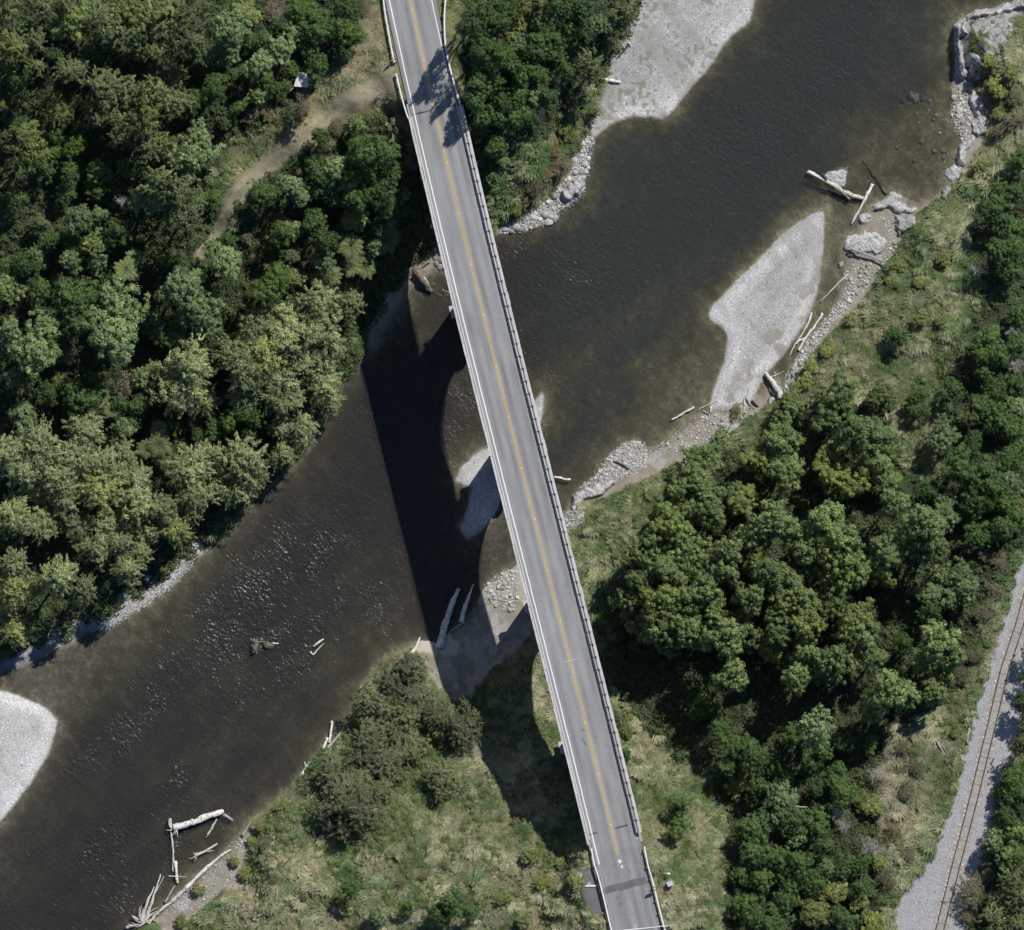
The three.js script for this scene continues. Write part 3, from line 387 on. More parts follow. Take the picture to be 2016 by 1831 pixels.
// ---------------------------------------------------------------- guard rails on the approaches
function guardrail(label, pts, posts, side, rustFrom = 99) { // pts: plan positions of the rail
  const t = thing('guard_rail', label, 'guard rail', [0, 0, 0], 0, 'guard rails on the road approaches');
  const c = new THREE.CatmullRomCurve3(pts.map(([a, b]) => new THREE.Vector3(X(a), 0, Z(b)))), n = pts.length * 4, P = [], I = [];
  const ring = (w0, w1, h0, h1) => [[w0, h1], [w1, h1], [w1, h0], [w0, h0]];
  for (let i = 0; i <= n; i++) { const p = c.getPoint(i / n), d = c.getTangent(i / n); for (const [w, h] of ring(-0.09, 0.09, 0.42, 0.74)) P.push(p.x + d.z * w, YR - 0.05 + h, p.z - d.x * w); }
  for (let i = 0; i < n; i++) for (let k = 0; k < 4; k++) { const a = i * 4 + k, b = i * 4 + (k + 1) % 4; I.push(a, b, a + 4, b, b + 4, a + 4); }
  I.push(0, 2, 1, 0, 3, 2, n * 4, n * 4 + 1, n * 4 + 2, n * 4, n * 4 + 2, n * 4 + 3);
  let g = new THREE.BufferGeometry(); g.setAttribute('position', new THREE.Float32BufferAttribute(P, 3)); g.setIndex(I); g = g.toNonIndexed(); g.computeVertexNormals();
  part('rail', g, std(0.66, 0.66, 0.68, 0.6), t);
  const pg = new THREE.BoxGeometry(0.2, 0.85, 0.16); pg.translate(0, 0.3, 0);
  for (const u of posts) { const p = c.getPoint(u), d = c.getTangent(u), m = part('post', pg, std(0.2, 0.17, 0.13), t); m.position.set(p.x + side * d.z * 0.22, YR - 0.1, p.z - side * d.x * 0.22); m.rotation.y = Math.atan2(d.x, d.z); }
  return t;
}
const ups = (n, a = 0.03, b = 0.98) => Array.from({ length: n }, (_, i) => lerp(a, b, i / (n - 1)));
guardrail('steel guard rail left of the road before the gap by the clearing', [[750, -40], [755.6, 0], [759.2, 28.8], [764.2, 57.5], [769.3, 86.3], [774.3, 112], [778, 125.5]], ups(8), 1);
guardrail('pale guard rail leading onto the left parapet at the north end', [[781, 147], [788, 178], [796, 209], [806, 240]], ups(5), 1);
guardrail('steel guard rail right of the road curving in from the grass verge', [[879, -40], [878, 0], [875.7, 28.8], [875.7, 57.5], [877.3, 89], [881.5, 115], [887.5, 140], [896, 172], [906.5, 212], [913, 240]], ups(10), -1);
guardrail('thin white guard rail left of the road at the south end', [[1164, 1668], [1169, 1696], [1177, 1722], [1184.4, 1750], [1191.7, 1780], [1199, 1811], [1206, 1840], [1214, 1880]], ups(8), 1);
guardrail('steel guard rail right of the road at the south end', [[1268, 1664], [1274.4, 1699], [1281.7, 1724], [1287, 1743], [1293, 1769], [1299.5, 1795], [1306, 1820], [1316, 1860], [1322, 1884]], ups(9), -1);
// rusty timber on the north-east wing
for (const [y0, y1] of [[152, 184], [186, 214], [216, 238]]) { }

// ---------------------------------------------------------------- roadside things
const white = std(0.75, 0.75, 0.75, 0.6), grey = std(0.3, 0.3, 0.31, 0.7);
const cyl = (r0, r1, h, n = 8) => { const g = new THREE.CylinderGeometry(r1, r0, h, n); g.translate(0, h / 2, 0); return g; };
{ // road sign seen edge-on from above
  const t = thing('road_sign', 'road sign facing the bridge beside the right guard rail', 'road sign', [X(1289), YR - 0.3, Z(1741)], 0.25);
  part('post', cyl(0.05, 0.05, 2.7), steel, t);
  const b = part('panel', new THREE.BoxGeometry(0.95, 0.8, 0.05), std(0.05, 0.16, 0.2, 0.5), t); b.position.set(0, 2.2, 0.08);
}
{
  const t = thing('road_sign', 'small yellow and green sign behind the left guard rail', 'road sign', [X(773), 21.45, Z(120)], 0.5);
  part('post', cyl(0.05, 0.05, 1.5), steel, t);
  const b = part('panel', new THREE.BoxGeometry(0.75, 0.75, 0.05), std(0.55, 0.42, 0.06, 0.5), t); b.position.set(0, 1.5, 0.06);
}
{
  const t = thing('utility_box', 'grey box on a post in the grass right of the road', 'box', [X(1318), groundY(1318, 1737), Z(1737)], 0.4);
  part('post', cyl(0.09, 0.09, 1.5), grey, t);
  const b = part('box', new THREE.BoxGeometry(0.75, 0.7, 0.6), std(0.36, 0.36, 0.38, 0.7), t); b.position.set(0, 1.6, 0);
  const l = part('lid', new THREE.BoxGeometry(0.81, 0.05, 0.66), std(0.42, 0.42, 0.44, 0.7), t); l.position.set(0, 1.98, 0);
}
{ // leaning white marker
  const t = thing('marker_post', 'white leaning marker post in the grass right of the road', 'marker post', [X(1300), groundY(1300, 1717), Z(1717)]);
  const g = cyl(0.12, 0.05, 1.7); g.rotateZ(-0.7); part('post', g, white, t);
  const c = part('cap', new THREE.BoxGeometry(0.35, 0.1, 0.2), white, t); c.position.set(1.09, 1.3, 0);
}
{ // height bar over the road
  const A = [1212, 1830], B = [1318, 1819], ax = X(A[0]), az = Z(A[1]), bx = X(B[0]), bz = Z(B[1]), L = hypot(bx - ax, bz - az);
  const t = thing('barrier_pole', 'thin white pole lying across the road at the south end', 'barrier', [bx, YR - 0.3, bz], Math.atan2(-(az - bz), ax - bx));
  part('post', cyl(0.12, 0.12, 1.5), std(0.25, 0.3, 0.34), t);
  const g = new THREE.CylinderGeometry(0.045, 0.07, L, 8); g.rotateZ(PI / 2); g.translate(L / 2, 1.4, 0); part('pole', g, white, t);
  const h = new THREE.BoxGeometry(0.8, 0.22, 0.18); h.translate(-0.35, 1.4, 0); part('counterweight', h, std(0.3, 0.34, 0.38), t);
}
for (const [a, b, l] of [[1186, 1795, 'short pale marker post left of the south guard rail'], [938, 92, 'pale marker post behind the curved right guard rail']]) {
  if (a === 938) continue;
  const t = thing('marker_post', l, 'marker post', [X(a), groundY(a, b), Z(b)]); part('post', cyl(0.06, 0.05, 1.1), white, t); const c = part('cap', new THREE.SphereGeometry(0.08, 8, 6), white, t); c.position.y = 1.1;
}
for (const [py, off, l] of [[116, 3.62, 'dark marker post right of the road where the tree shadow begins'], [105, -3.55, 'dark marker post by the left guard rail near the clearing']]) {
  const p = onRoad(py, off), t = thing('marker_post', l, 'marker post', [p.x, YR - 0.1, p.z]); part('post', cyl(0.05, 0.05, 1.15), std(0.2, 0.2, 0.2), t); const c = part('reflector', new THREE.BoxGeometry(0.16, 0.22, 0.06), std(0.5, 0.5, 0.5), t); c.position.y = 1.1;
}
{ // broken white rail on the gravel pad
  const t = thing('broken_rail', 'broken white rails lying on the gravel pad left of the road', 'rail', [X(1162), YR - 0.28, Z(1742)], 0.03);
  for (const [l, w, x, z, r] of [[1.5, 0.12, 0, 0, 0], [1.2, 0.09, 0.1, -0.12, -0.1], [0.8, 0.07, -0.3, -0.25, 0.75]]) { const m = part('plank', new THREE.BoxGeometry(l, 0.06, w), white, t); m.position.set(x, 0.08 + 0.05 * abs(r), z); m.rotation.y = r; }
}
{ // shelter with a pale roof
  const bx = X(594.5), bz = Z(159.5), by = gy(bx, bz), t = thing('shelter', 'small shelter with a stained pale roof at the forest edge', 'shelter', [bx, by, bz], -0.04);
  const s = new THREE.Shape(); s.moveTo(-0.95, -0.9); s.lineTo(-0.5, 0.98); s.quadraticCurveTo(0.6, 1.0, 0.9, 0.5); s.lineTo(0.98, -0.7); s.quadraticCurveTo(0.95, -0.98, 0.6, -0.97); s.lineTo(-0.85, -0.92);
  const g = new THREE.ExtrudeGeometry(s, { depth: 0.09, bevelEnabled: true, bevelSize: 0.04, bevelThickness: 0.03, bevelSegments: 2 }); g.rotateX(-PI / 2); g.scale(1, 1, -1 * -1); g.translate(0, 2.2, 0);
  const cd = new Uint8Array(128 * 128 * 4); for (let j = 0; j < 128; j++) for (let i = 0; i < 128; i++) { const q = fbm(i * 0.06, j * 0.06, 4), st = smooth(0.55, 0.68, fbm(i * 0.045 + 30, j * 0.045, 3)), v = 0.46 + 0.16 * q, o = (j * 128 + i) * 4; cd[o] = toS(lerp(v, 0.3, st * .5)); cd[o + 1] = toS(lerp(v * .98, 0.25, st * .5)); cd[o + 2] = toS(lerp(v * .96, 0.2, st * .5)); cd[o + 3] = 255; }
  const ct = dataTex(cd, 128, 128, true); ct.wrapS = ct.wrapT = THREE.RepeatWrapping; ct.repeat.set(0.4, 0.4);
  part('roof', g, new THREE.MeshStandardMaterial({ map: ct, roughness: 0.9 }), t);
  for (const [a, b] of [[-0.75, 0.75], [0.75, 0.75], [-0.45, -0.75], [0.75, -0.5]]) { const m = part('post', cyl(0.06, 0.06, 2.2), std(0.2, 0.17, 0.13), t); m.position.set(a, 0, b); }
  const w = part('back_wall', new THREE.BoxGeometry(1.3, 2.1, 0.06), std(0.16, 0.13, 0.1), t); w.position.set(0.1, 1.05, -0.7);
  const p = new THREE.CylinderGeometry(0.035, 0.05, 1.0, 8); p.rotateZ(PI / 2 - 0.15); const pm = part('pole', p, std(0.6, 0.58, 0.55), t); pm.position.set(-1.15, 2.0, 1.2); pm.rotation.y = 0.85;
}
// ---------------------------------------------------------------- railway
{
  const t = thing('railway_track', 'single rusty railway track on grey ballast at the right edge', 'railway track');
  const rail = (off, mat, name, h0, h1, w) => {
    const P = [], I = []; let n = 0;
    for (let y = 980; y <= 1905; y += 8) { const d = (railX(y + 4) - railX(y - 4)) / 8, l = hypot(d, 1); for (const [o, h] of [[off - w, h1], [off + w, h1], [off + w, h0], [off - w, h0]]) P.push(X(railX(y)) + o / l, h, Z(y) - o * d / l); n++; }
    for (let i = 0; i < n - 1; i++) for (let k = 0; k < 4; k++) { const a = i * 4 + k, b = i * 4 + (k + 1) % 4; I.push(a, a + 4, b, b, a + 4, b + 4); }
    let g = new THREE.BufferGeometry(); g.setAttribute('position', new THREE.Float32BufferAttribute(P, 3)); g.setIndex(I); g = g.toNonIndexed(); g.computeVertexNormals(); part(name, g, mat, t);
  };
  const rust = std(0.085, 0.05, 0.035, 0.8); rail(-0.535, rust, 'rail', 12.05, 12.21, 0.055); rail(0.535, rust, 'rail', 12.05, 12.21, 0.055);
  const sl = new THREE.BoxGeometry(2.1, 0.12, 0.2), sm = [std(0.25, 0.225, 0.2), std(0.22, 0.19, 0.165), std(0.29, 0.27, 0.25)], r = rng(21);
  const endMat = std(0.56, 0.52, 0.47), clip = new THREE.BoxGeometry(0.3, 0.09, 0.22);
  for (let y = 990, i = 0; y < 1900; y += 9.1, i++) {
    const d = (railX(y + 4) - railX(y - 4)) / 8, m = part('sleeper', sl, sm[i % 3], t);
    m.position.set(X(railX(y)), 11.925 + 0.03 * r(), Z(y)); m.rotation.y = Math.atan2(d, 1);
    for (const s of [-1, 1]) if (r() < (s < 0 ? 0.55 : 0.22)) { const e = part('sleeper_end', clip, endMat, m); e.position.set(s * (0.7 + 0.25 * r()), 0.075, 0); e.scale.set(0.5 + 0.6 * r(), 1, 0.6 + 0.5 * r()); }
  }
}
// ---------------------------------------------------------------- rocks
const rockTex = (() => { const n = 256, d = new Uint8Array(n * n * 4), b = new Uint8Array(n * n * 4); for (let j = 0; j < n; j++) for (let i = 0; i < n; i++) { const u = i * 0.05, v = j * 0.05, st = fbm(u * 0.6 + v * 0.5, (v - u) * 3.2, 4), q = fbm(u * 2, v * 2, 4), k = 0.40 + 0.42 * (st - 0.5) + 0.3 * (q - 0.5), o = (j * n + i) * 4; d[o] = toS(k); d[o + 1] = toS(k * 0.985); d[o + 2] = toS(k * 0.955); d[o + 3] = 255; b[o] = b[o + 1] = b[o + 2] = 255 * clamp(st * 0.7 + q * 0.3, 0, 1); b[o + 3] = 255; } const t = dataTex(d, n, n, true), u = dataTex(b, n, n, false); for (const x of [t, u]) x.wrapS = x.wrapT = THREE.MirroredRepeatWrapping; return { map: t, bumpMap: u }; })();
const rockMat = new THREE.MeshStandardMaterial({ ...rockTex, bumpScale: 0.22, roughness: 0.95 }), rockDark = new THREE.MeshStandardMaterial({ ...rockTex, bumpScale: 0.22, roughness: 0.95, color: new THREE.Color().setRGB(0.72, 0.71, 0.69) });
function outcrop(label, poly, hgt, ang = 0.6, mat = rockMat, ledge = 0.5) {
  const p = poly.map((v, i) => (i % 2 ? Z(v) : X(v))), xs = p.filter((_, i) => !(i % 2)), zs = p.filter((_, i) => i % 2), x0 = min(...xs) - 0.4, x1 = max(...xs) + 0.4, z0 = min(...zs) - 0.4, z1 = max(...zs) + 0.4;
  const st = 0.16, n = Math.ceil((x1 - x0) / st), m = Math.ceil((z1 - z0) / st), P = [], U = [], I = [], ok = [], ca = cos(ang), sa = sin(ang);
  const bx = (x0 + x1) / 2, bz = (z0 + z1) / 2, by = max(0, gy(bx, bz));
  for (let j = 0; j <= m; j++) for (let i = 0; i <= n; i++) {
    const x = x0 + i * st, z = z0 + j * st, d = polySdf(p, x, z) + (fbm(x * 1.3, z * 1.3 + 9, 3) - 0.5) * 0.9, u = x * ca + z * sa, v = -x * sa + z * ca;
    const layer = fbm(u * 0.35 + 3, v * 1.5, 3), stepd = floor(layer * 7) / 7 + smooth(0.55, 1, (layer * 7) % 1) / 7;
    const h = smooth(-0.15, 0.5, d) * (0.35 + ledge * stepd * 1.3 + (1 - ledge) * 0.8 * fbm(x * 0.8, z * 0.8, 4)) * hgt + (fbm(u * 2.2, v * 5, 3) - 0.5) * 0.25 * smooth(0, 0.3, d);
    ok.push(d > -0.2); P.push(x - bx, max(gy(x, z), -0.4) - by - 0.12 + h - 0.7 * smooth(0.12, -0.2, d), z - bz); U.push(x * 0.22 + z * 0.05, z * 0.22);
  }
  for (let j = 0; j < m; j++) for (let i = 0; i < n; i++) { const a = j * (n + 1) + i, b = a + 1, c = a + n + 1, e = c + 1; if (ok[a] || ok[b] || ok[c] || ok[e]) I.push(a, c, b, b, c, e); }
  let g = new THREE.BufferGeometry(); g.setAttribute('position', new THREE.Float32BufferAttribute(P, 3)); g.setAttribute('uv', new THREE.Float32BufferAttribute(U, 2)); g.setIndex(I);
  const used = new Map(), Q = [], V = [], J = []; for (const k of I) { if (!used.has(k)) { used.set(k, used.size); Q.push(P[3 * k], P[3 * k + 1], P[3 * k + 2]); V.push(U[2 * k], U[2 * k + 1]); } J.push(used.get(k)); }
  g = new THREE.BufferGeometry(); g.setAttribute('position', new THREE.Float32BufferAttribute(Q, 3)); g.setAttribute('uv', new THREE.Float32BufferAttribute(V, 2)); g.setIndex(J); g.computeVertexNormals();
  const o = new THREE.Mesh(g, mat); o.name = numbered('rock_outcrop'); o.position.set(bx, by, bz); o.castShadow = o.receiveShadow = true; scene.add(o);
  return tag(o, label, 'rock');
}
outcrop('rounded pale rock in the river under the crossing driftwood trunks', [1640, 330, 1655, 326, 1669, 329, 1672, 350, 1668, 366, 1655, 372, 1635, 364, 1625, 352, 1622, 345, 1632, 336], 0.8, 0.4);
outcrop('small pale rock at the lower side of the driftwood trunk', [1617, 370, 1626, 366, 1640, 372, 1642, 380, 1632, 381, 1620, 377], 0.7);
outcrop('long layered pale rock shelf below the submerged log', [1718, 402, 1740, 392, 1755, 372, 1766, 374, 1782, 384, 1778, 396, 1796, 404, 1812, 406, 1800, 416, 1780, 420, 1752, 410, 1730, 416, 1716, 414], 0.9, 0.25);
outcrop('small humped rock at the water edge beside the rock shelf', [1696, 420, 1712, 418, 1720, 424, 1714, 434, 1698, 440, 1692, 432], 0.7);
outcrop('broad ribbed grey rock slab carrying a thin fallen trunk', [1660, 476, 1672, 464, 1690, 456, 1712, 452, 1735, 458, 1748, 472, 1745, 490, 1728, 500, 1700, 497, 1680, 500, 1666, 497, 1657, 486], 0.7, -0.35);
outcrop('dark grey fissured rock at the foot of the grass slope', [1765, 424, 1790, 420, 1806, 426, 1808, 440, 1786, 452, 1772, 464, 1764, 450], 1.1, -0.5, rockDark);
outcrop('small dark rock at the tip of the ribbed slab', [1668, 494, 1682, 492, 1688, 500, 1680, 508, 1668, 503], 0.7, 0, rockDark);
outcrop('round lone boulder at the water below the ribbed slab', [1650, 515, 1661, 514, 1664, 521, 1659, 527, 1650, 525], 0.9);
outcrop('smooth pale rock point beside the bridge on the right bank', [1122, 1000, 1128, 978, 1142, 964, 1170, 954, 1196, 946, 1218, 944, 1210, 956, 1192, 972, 1172, 985, 1150, 990, 1134, 1000, 1126, 1006], 1.1, 0.35, rockMat, 0.3);
outcrop('squarish pale cliff block at the river in the upper right', [1883, 45, 1905, 40, 1908, 62, 1898, 70, 1902, 110, 1910, 150, 1894, 160, 1885, 140, 1886, 100, 1880, 70], 2.2, 1.4);
outcrop('long pale crest of rock above the cliff block', [1905, 28, 1925, 15, 1950, 14, 1985, 2, 2030, -16, 2030, 10, 1985, 22, 1945, 30, 1920, 34, 1910, 40], 1.6, -0.3);
outcrop('broad grey rock platform behind the cliff in the upper right', [1910, 46, 1930, 30, 1970, 24, 1992, 42, 1990, 80, 1972, 108, 1945, 118, 1925, 95, 1914, 74], 0.6, 0.9, rockDark, 0.8);
outcrop('pale eroded rock strip below the cliff block', [1908, 165, 1920, 160, 1930, 185, 1945, 200, 1954, 240, 1952, 262, 1930, 268, 1915, 260, 1918, 225, 1912, 195], 1.0, 1.3);
outcrop('tumbled pale rocks at the bend by the shallow pool', [1880, 310, 1896, 280, 1908, 268, 1920, 275, 1908, 300, 1902, 325, 1888, 330], 1.2, 1.0);
outcrop('jagged pale ledge at the foot of the grey rock platform', [1905, 96, 1930, 104, 1945, 122, 1938, 150, 1918, 160, 1908, 130], 0.9, 1.1);
outcrop('low broken slab in the rubble below the pale eroded strip', [1880, 200, 1896, 196, 1904, 215, 1898, 238, 1884, 232], 0.5, 0.5);
outcrop('low shelf of pale rock reaching into the shallow pool', [1862, 330, 1884, 318, 1900, 326, 1896, 346, 1876, 358, 1864, 350], 0.55, 0.9);
outcrop('small striped rock half buried where the grass begins', [1855, 372, 1868, 360, 1878, 366, 1874, 380, 1866, 392, 1854, 388], 0.9, 1.2, rockDark);
outcrop('pale rock knob where the bank meets the tree trunk log', [1514, 785, 1528, 778, 1534, 788, 1522, 795, 1513, 797], 0.8);
outcrop('two pale rocks just breaking the water off the right bank', [1791, 180, 1801, 176, 1812, 184, 1815, 198, 1803, 204, 1794, 195], 0.45, 1.2);
outcrop('lumpy grey rock mass on the stony north point', [1106, 374, 1122, 356, 1140, 340, 1150, 345, 1149, 365, 1138, 385, 1122, 398, 1108, 392], 1.5, 0.6);

const rockWet = new THREE.MeshStandardMaterial({ ...rockTex, bumpScale: 0.2, roughness: 0.8, color: new THREE.Color().setRGB(0.3, 0.27, 0.21) });
outcrop('dark brown snag mound breaking the middle of the lower river', [491, 1290, 490, 1274, 494, 1262, 500, 1256, 508, 1258, 510, 1272, 506, 1286, 498, 1291], 1.5, 1.2, rockWet);
outcrop('dark wet rocks with ripples right of the snag mound', [512, 1264, 526, 1262, 536, 1268, 538, 1279, 524, 1283, 513, 1278], 1.2, 0.3, rockWet);
outcrop('low dark rock awash below the bent snag', [588, 1316, 592, 1308, 604, 1304, 610, 1310, 602, 1318], 1.0, 0.3, rockWet);
const stoneGeo = [1, 2, 3, 4, 5].map((s) => { const g = new THREE.IcosahedronGeometry(1, 1), p = g.attributes.position, o = s * 13.7; for (let i = 0; i < p.count; i++) { const x = p.getX(i), y = p.getY(i), z = p.getZ(i), k = 0.7 + 0.6 * fbm(x * 1.3 + o, y * 1.3 + z * 1.1 + o, 2); p.setXYZ(i, x * k, y * k * 0.72, z * k); } g.computeVertexNormals(); return g; });
const stoneMat = [[.42, .41, .39], [.33, .325, .31], [.5, .49, .46], [.24, .235, .22], [.15, .14, .12]].map((c) => std(...c, 0.95, { flatShading: true }));
function stones(label, name, poly, count, r0, r1, seed, extra = 0, pow = 2.2, floorY = -0.2, dark = 0) {
  const p = poly.map((v, i) => (i % 2 ? Z(v) : X(v))), xs = p.filter((_, i) => !(i % 2)), zs = p.filter((_, i) => i % 2), R = rng(seed), t = new THREE.Group();
  t.name = numbered(name); tag(t, label, null, null, 'structure'); scene.add(t);
  const x0 = min(...xs), x1 = max(...xs), z0 = min(...zs), z1 = max(...zs), done = [];
  let tries = 0;
  while (done.length < count && tries++ < count * 60) {
    const x = lerp(x0, x1, R()), z = lerp(z0, z1, R()); if (polySdf(p, x, z) < 0.05) continue;
    const r = lerp(r0, r1, R() ** pow); if (done.some(([a, b, c]) => hypot(a - x, b - z) < (c + r) * 0.72)) continue;
    done.push([x, z, r]);
    const m = part('stone', stoneGeo[floor(R() * 5)], stoneMat[dark ? [3, 1, 4, 4][floor(R() * 4)] : floor(R() * 4)], t); m.position.set(x, max(gy(x, z), floorY) + r * 0.25, z); m.rotation.set(R() * 0.5, R() * 6.28, R() * 0.5); m.scale.set(r, r * (0.7 + 0.4 * R()), r * (0.75 + 0.4 * R()));
  }
  if (extra) {
    const im = new THREE.InstancedMesh(stoneGeo[0], stoneMat[1].clone(), extra), M = new THREE.Object3D(); im.material.color.setRGB(1, 1, 1); im.name = 'small_stones'; im.userData.kind = 'stuff'; const c = new THREE.Color(); let k = 0, tr = 0;
    while (k < extra && tr++ < extra * 40) { const x = lerp(x0, x1, R()), z = lerp(z0, z1, R()); if (polySdf(p, x, z) < -0.2 + 0.6 * (R() - 0.5)) continue; const r = lerp(0.05, 0.13, R() ** 2); M.position.set(x, max(gy(x, z), -0.1) + r * 0.2, z); M.rotation.set(R(), R() * 6, R()); M.scale.set(r, r * .8, r); M.updateMatrix(); im.setMatrixAt(k, M.matrix); const v = 0.28 + 0.3 * R(); im.setColorAt(k, c.setRGB(v, v * .98, v * .94)); k++; }
    im.count = k; im.castShadow = im.receiveShadow = true; t.add(im);
  }
  return t;
}
stones('pale riprap stones along the north bank right of the bridge', 'stony_bank', [982, 458, 990, 442, 1022, 426, 1052, 409, 1086, 387, 1098, 370, 1114, 352, 1128, 335, 1150, 340, 1152, 366, 1148, 382, 1130, 396, 1104, 410, 1094, 430, 1074, 441, 1044, 450, 1000, 458], 260, 0.12, 0.58, 31, 1400);
stones('loose pale boulders up the north point to the gravel beach', 'stony_bank', [1124, 336, 1132, 305, 1142, 280, 1156, 264, 1172, 272, 1168, 298, 1162, 325, 1154, 345], 90, 0.16, 0.6, 32, 300);
stones('pale stones strewn at the water edge below the bridge', 'stony_bank', [952, 1150, 975, 1140, 1000, 1122, 1020, 1125, 1020, 1180, 1012, 1206, 985, 1200, 960, 1185], 130, 0.1, 0.36, 33, 500);
stones('cobbles covering the spit right of the bridge', 'stony_bank', [1140, 962, 1170, 942, 1200, 902, 1232, 872, 1255, 868, 1275, 884, 1272, 915, 1240, 935, 1200, 940, 1165, 952], 200, 0.09, 0.27, 34, 2200);
stones('dark cobbles between the bridge and the pale rock point', 'stony_bank', [1108, 1010, 1124, 1006, 1150, 1000, 1150, 1030, 1125, 1045, 1114, 1035], 90, 0.1, 0.3, 35, 300);
stones('stones scattered on the mud flat below the gravel island', 'stony_bank', [1285, 895, 1330, 860, 1380, 822, 1420, 800, 1480, 800, 1500, 812, 1430, 840, 1400, 866, 1340, 890], 110, 0.09, 0.3, 36, 500);
stones('line of stones along the channel beside the gravel island', 'stony_bank', [1546, 770, 1552, 742, 1595, 668, 1632, 630, 1658, 590, 1678, 560, 1692, 570, 1668, 610, 1640, 640, 1605, 680, 1575, 730, 1556, 772], 170, 0.1, 0.34, 37, 1100);
stones('stones lying among the rock slabs of the right bank', 'stony_bank', [1660, 530, 1700, 506, 1740, 498, 1760, 470, 1740, 440, 1715, 435, 1750, 420, 1780, 420, 1770, 500, 1720, 556, 1690, 580, 1670, 560], 110, 0.09, 0.3, 38, 700);
stones('rubble on the shore below the cliff in the upper right', 'stony_bank', [1876, 172, 1890, 165, 1905, 170, 1915, 215, 1916, 260, 1925, 270, 1905, 290, 1885, 250, 1876, 222], 140, 0.09, 0.34, 39, 500);
stones('sunlit cobbles on the left shore beneath the willows', 'stony_bank', [190, 1240, 220, 1205, 290, 1162, 340, 1122, 375, 1090, 380, 1104, 345, 1146, 290, 1186, 240, 1216, 205, 1243], 170, 0.08, 0.2, 40, 2600);
stones('boulders at the foot of the bridge pier on the north bank', 'stony_bank', [852, 490, 866, 484, 872, 500, 880, 525, 870, 532, 858, 520], 14, 0.3, 0.75, 41, 40, 1);
stones('small stone heap rising in the middle of the lower river', 'stony_bank', [492, 1262, 500, 1254, 510, 1258, 536, 1262, 540, 1268, 536, 1280, 515, 1284, 496, 1290, 490, 1280], 16, 0.1, 0.24, 42, 0, 2.2, -0.06, 1);
stones('stones and shingle on the mud strip at the lower left bank', 'stony_bank', [320, 1800, 345, 1772, 440, 1680, 476, 1640, 486, 1660, 474, 1745, 430, 1756, 395, 1790, 335, 1830], 60, 0.07, 0.2, 44, 700);
stones('drowned rocks in the shallows off the upper right bank', 'rocky_shallows', [1770, 190, 1800, 170, 1850, 170, 1868, 220, 1890, 270, 1860, 320, 1800, 320, 1760, 280], 34, 0.12, 0.45, 43, 0, 3, -0.8, 1);

// ---------------------------------------------------------------- driftwood
const woodTex = (() => { const w = 64, h = 256, d = new Uint8Array(w * h * 4); for (let j = 0; j < h; j++) for (let i = 0; i < w; i++) { const k = (0.5 + 0.75 * fbm(i * 0.55, j * 0.035, 4) + 0.5 * (fbm(i * 0.2, j * 0.1 + 50, 3) - 0.5)) * (1 - 0.55 * smooth(0.6, 0.72, fbm(i * 0.16 + 9, j * 0.07, 3))), o = (j * w + i) * 4; d[o] = d[o + 1] = d[o + 2] = toS(clamp(k, 0, 1)); d[o + 3] = 255; } const t = dataTex(d, w, h, true); t.wrapS = t.wrapT = THREE.MirroredRepeatWrapping; return t; })();
const wood = (r, g, b) => { const m = std(r, g, b, 0.9, { map: woodTex, bumpMap: woodTex, bumpScale: 0.02 }); return m; };
const WOOD = { pale: wood(.58, .55, .49), white: wood(.74, .71, .65), grey: wood(.36, .34, .31), brown: wood(.2, .16, .12), wet: wood(.13, .115, .07), dark: wood(.07, .06, .055) };
function limb(pts, r0, r1, seed = 1, seg = 8) { // pts in metres; tapered crooked tube with closed ends
  const c = new THREE.CatmullRomCurve3(pts.map((p) => new THREE.Vector3(...p))), L = c.getLength(), n = max(3, Math.ceil(L / 0.35)), P = [], U = [], I = [];
  for (let i = 0; i <= n; i++) {
    const t = i / n, p = c.getPointAt(t), d = c.getTangentAt(t), a = new THREE.Vector3(0, 1, 0).cross(d).normalize(), b = d.clone().cross(a), wob = min(r0, 0.2) * 0.55;
    if (a.lengthSq() < 0.5) { a.set(1, 0, 0); b.copy(d).cross(a); }
    p.x += (vn(i * 0.7 + seed * 9, 3) - 0.5) * wob; p.z += (vn(i * 0.7 + seed * 9, 13) - 0.5) * wob;
    const r = lerp(r0, r1, t) * (0.72 + 0.52 * vn(i * 0.75, seed * 5));
    for (let k = 0; k <= seg; k++) { const f = k / seg * 2 * PI, q = r * (0.86 + 0.28 * vn(k % seg + 20, i * 0.4 + seed)); P.push(p.x + (a.x * cos(f) + b.x * sin(f)) * q, p.y + (a.y * cos(f) + b.y * sin(f)) * q, p.z + (a.z * cos(f) + b.z * sin(f)) * q); U.push(k / seg, t * L * 0.3); }
  }
  for (let i = 0; i < n; i++) for (let k = 0; k < seg; k++) { const o = i * (seg + 1) + k, e = o + seg + 1; I.push(o, o + 1, e, o + 1, e + 1, e); }
  for (const [row, fl] of [[0, 1], [n, 0]]) { const o = row * (seg + 1), ci = P.length / 3; const p = c.getPointAt(row ? 1 : 0); P.push(p.x, p.y, p.z); U.push(0.5, 0); for (let k = 0; k < seg; k++) fl ? I.push(ci, o + k + 1, o + k) : I.push(ci, o + k, o + k + 1); }
  const g = new THREE.BufferGeometry(); g.setAttribute('position', new THREE.Float32BufferAttribute(P, 3)); g.setAttribute('uv', new THREE.Float32BufferAttribute(U, 2)); g.setIndex(I); g.computeVertexNormals(); return g;
}
let logSeed = 0;
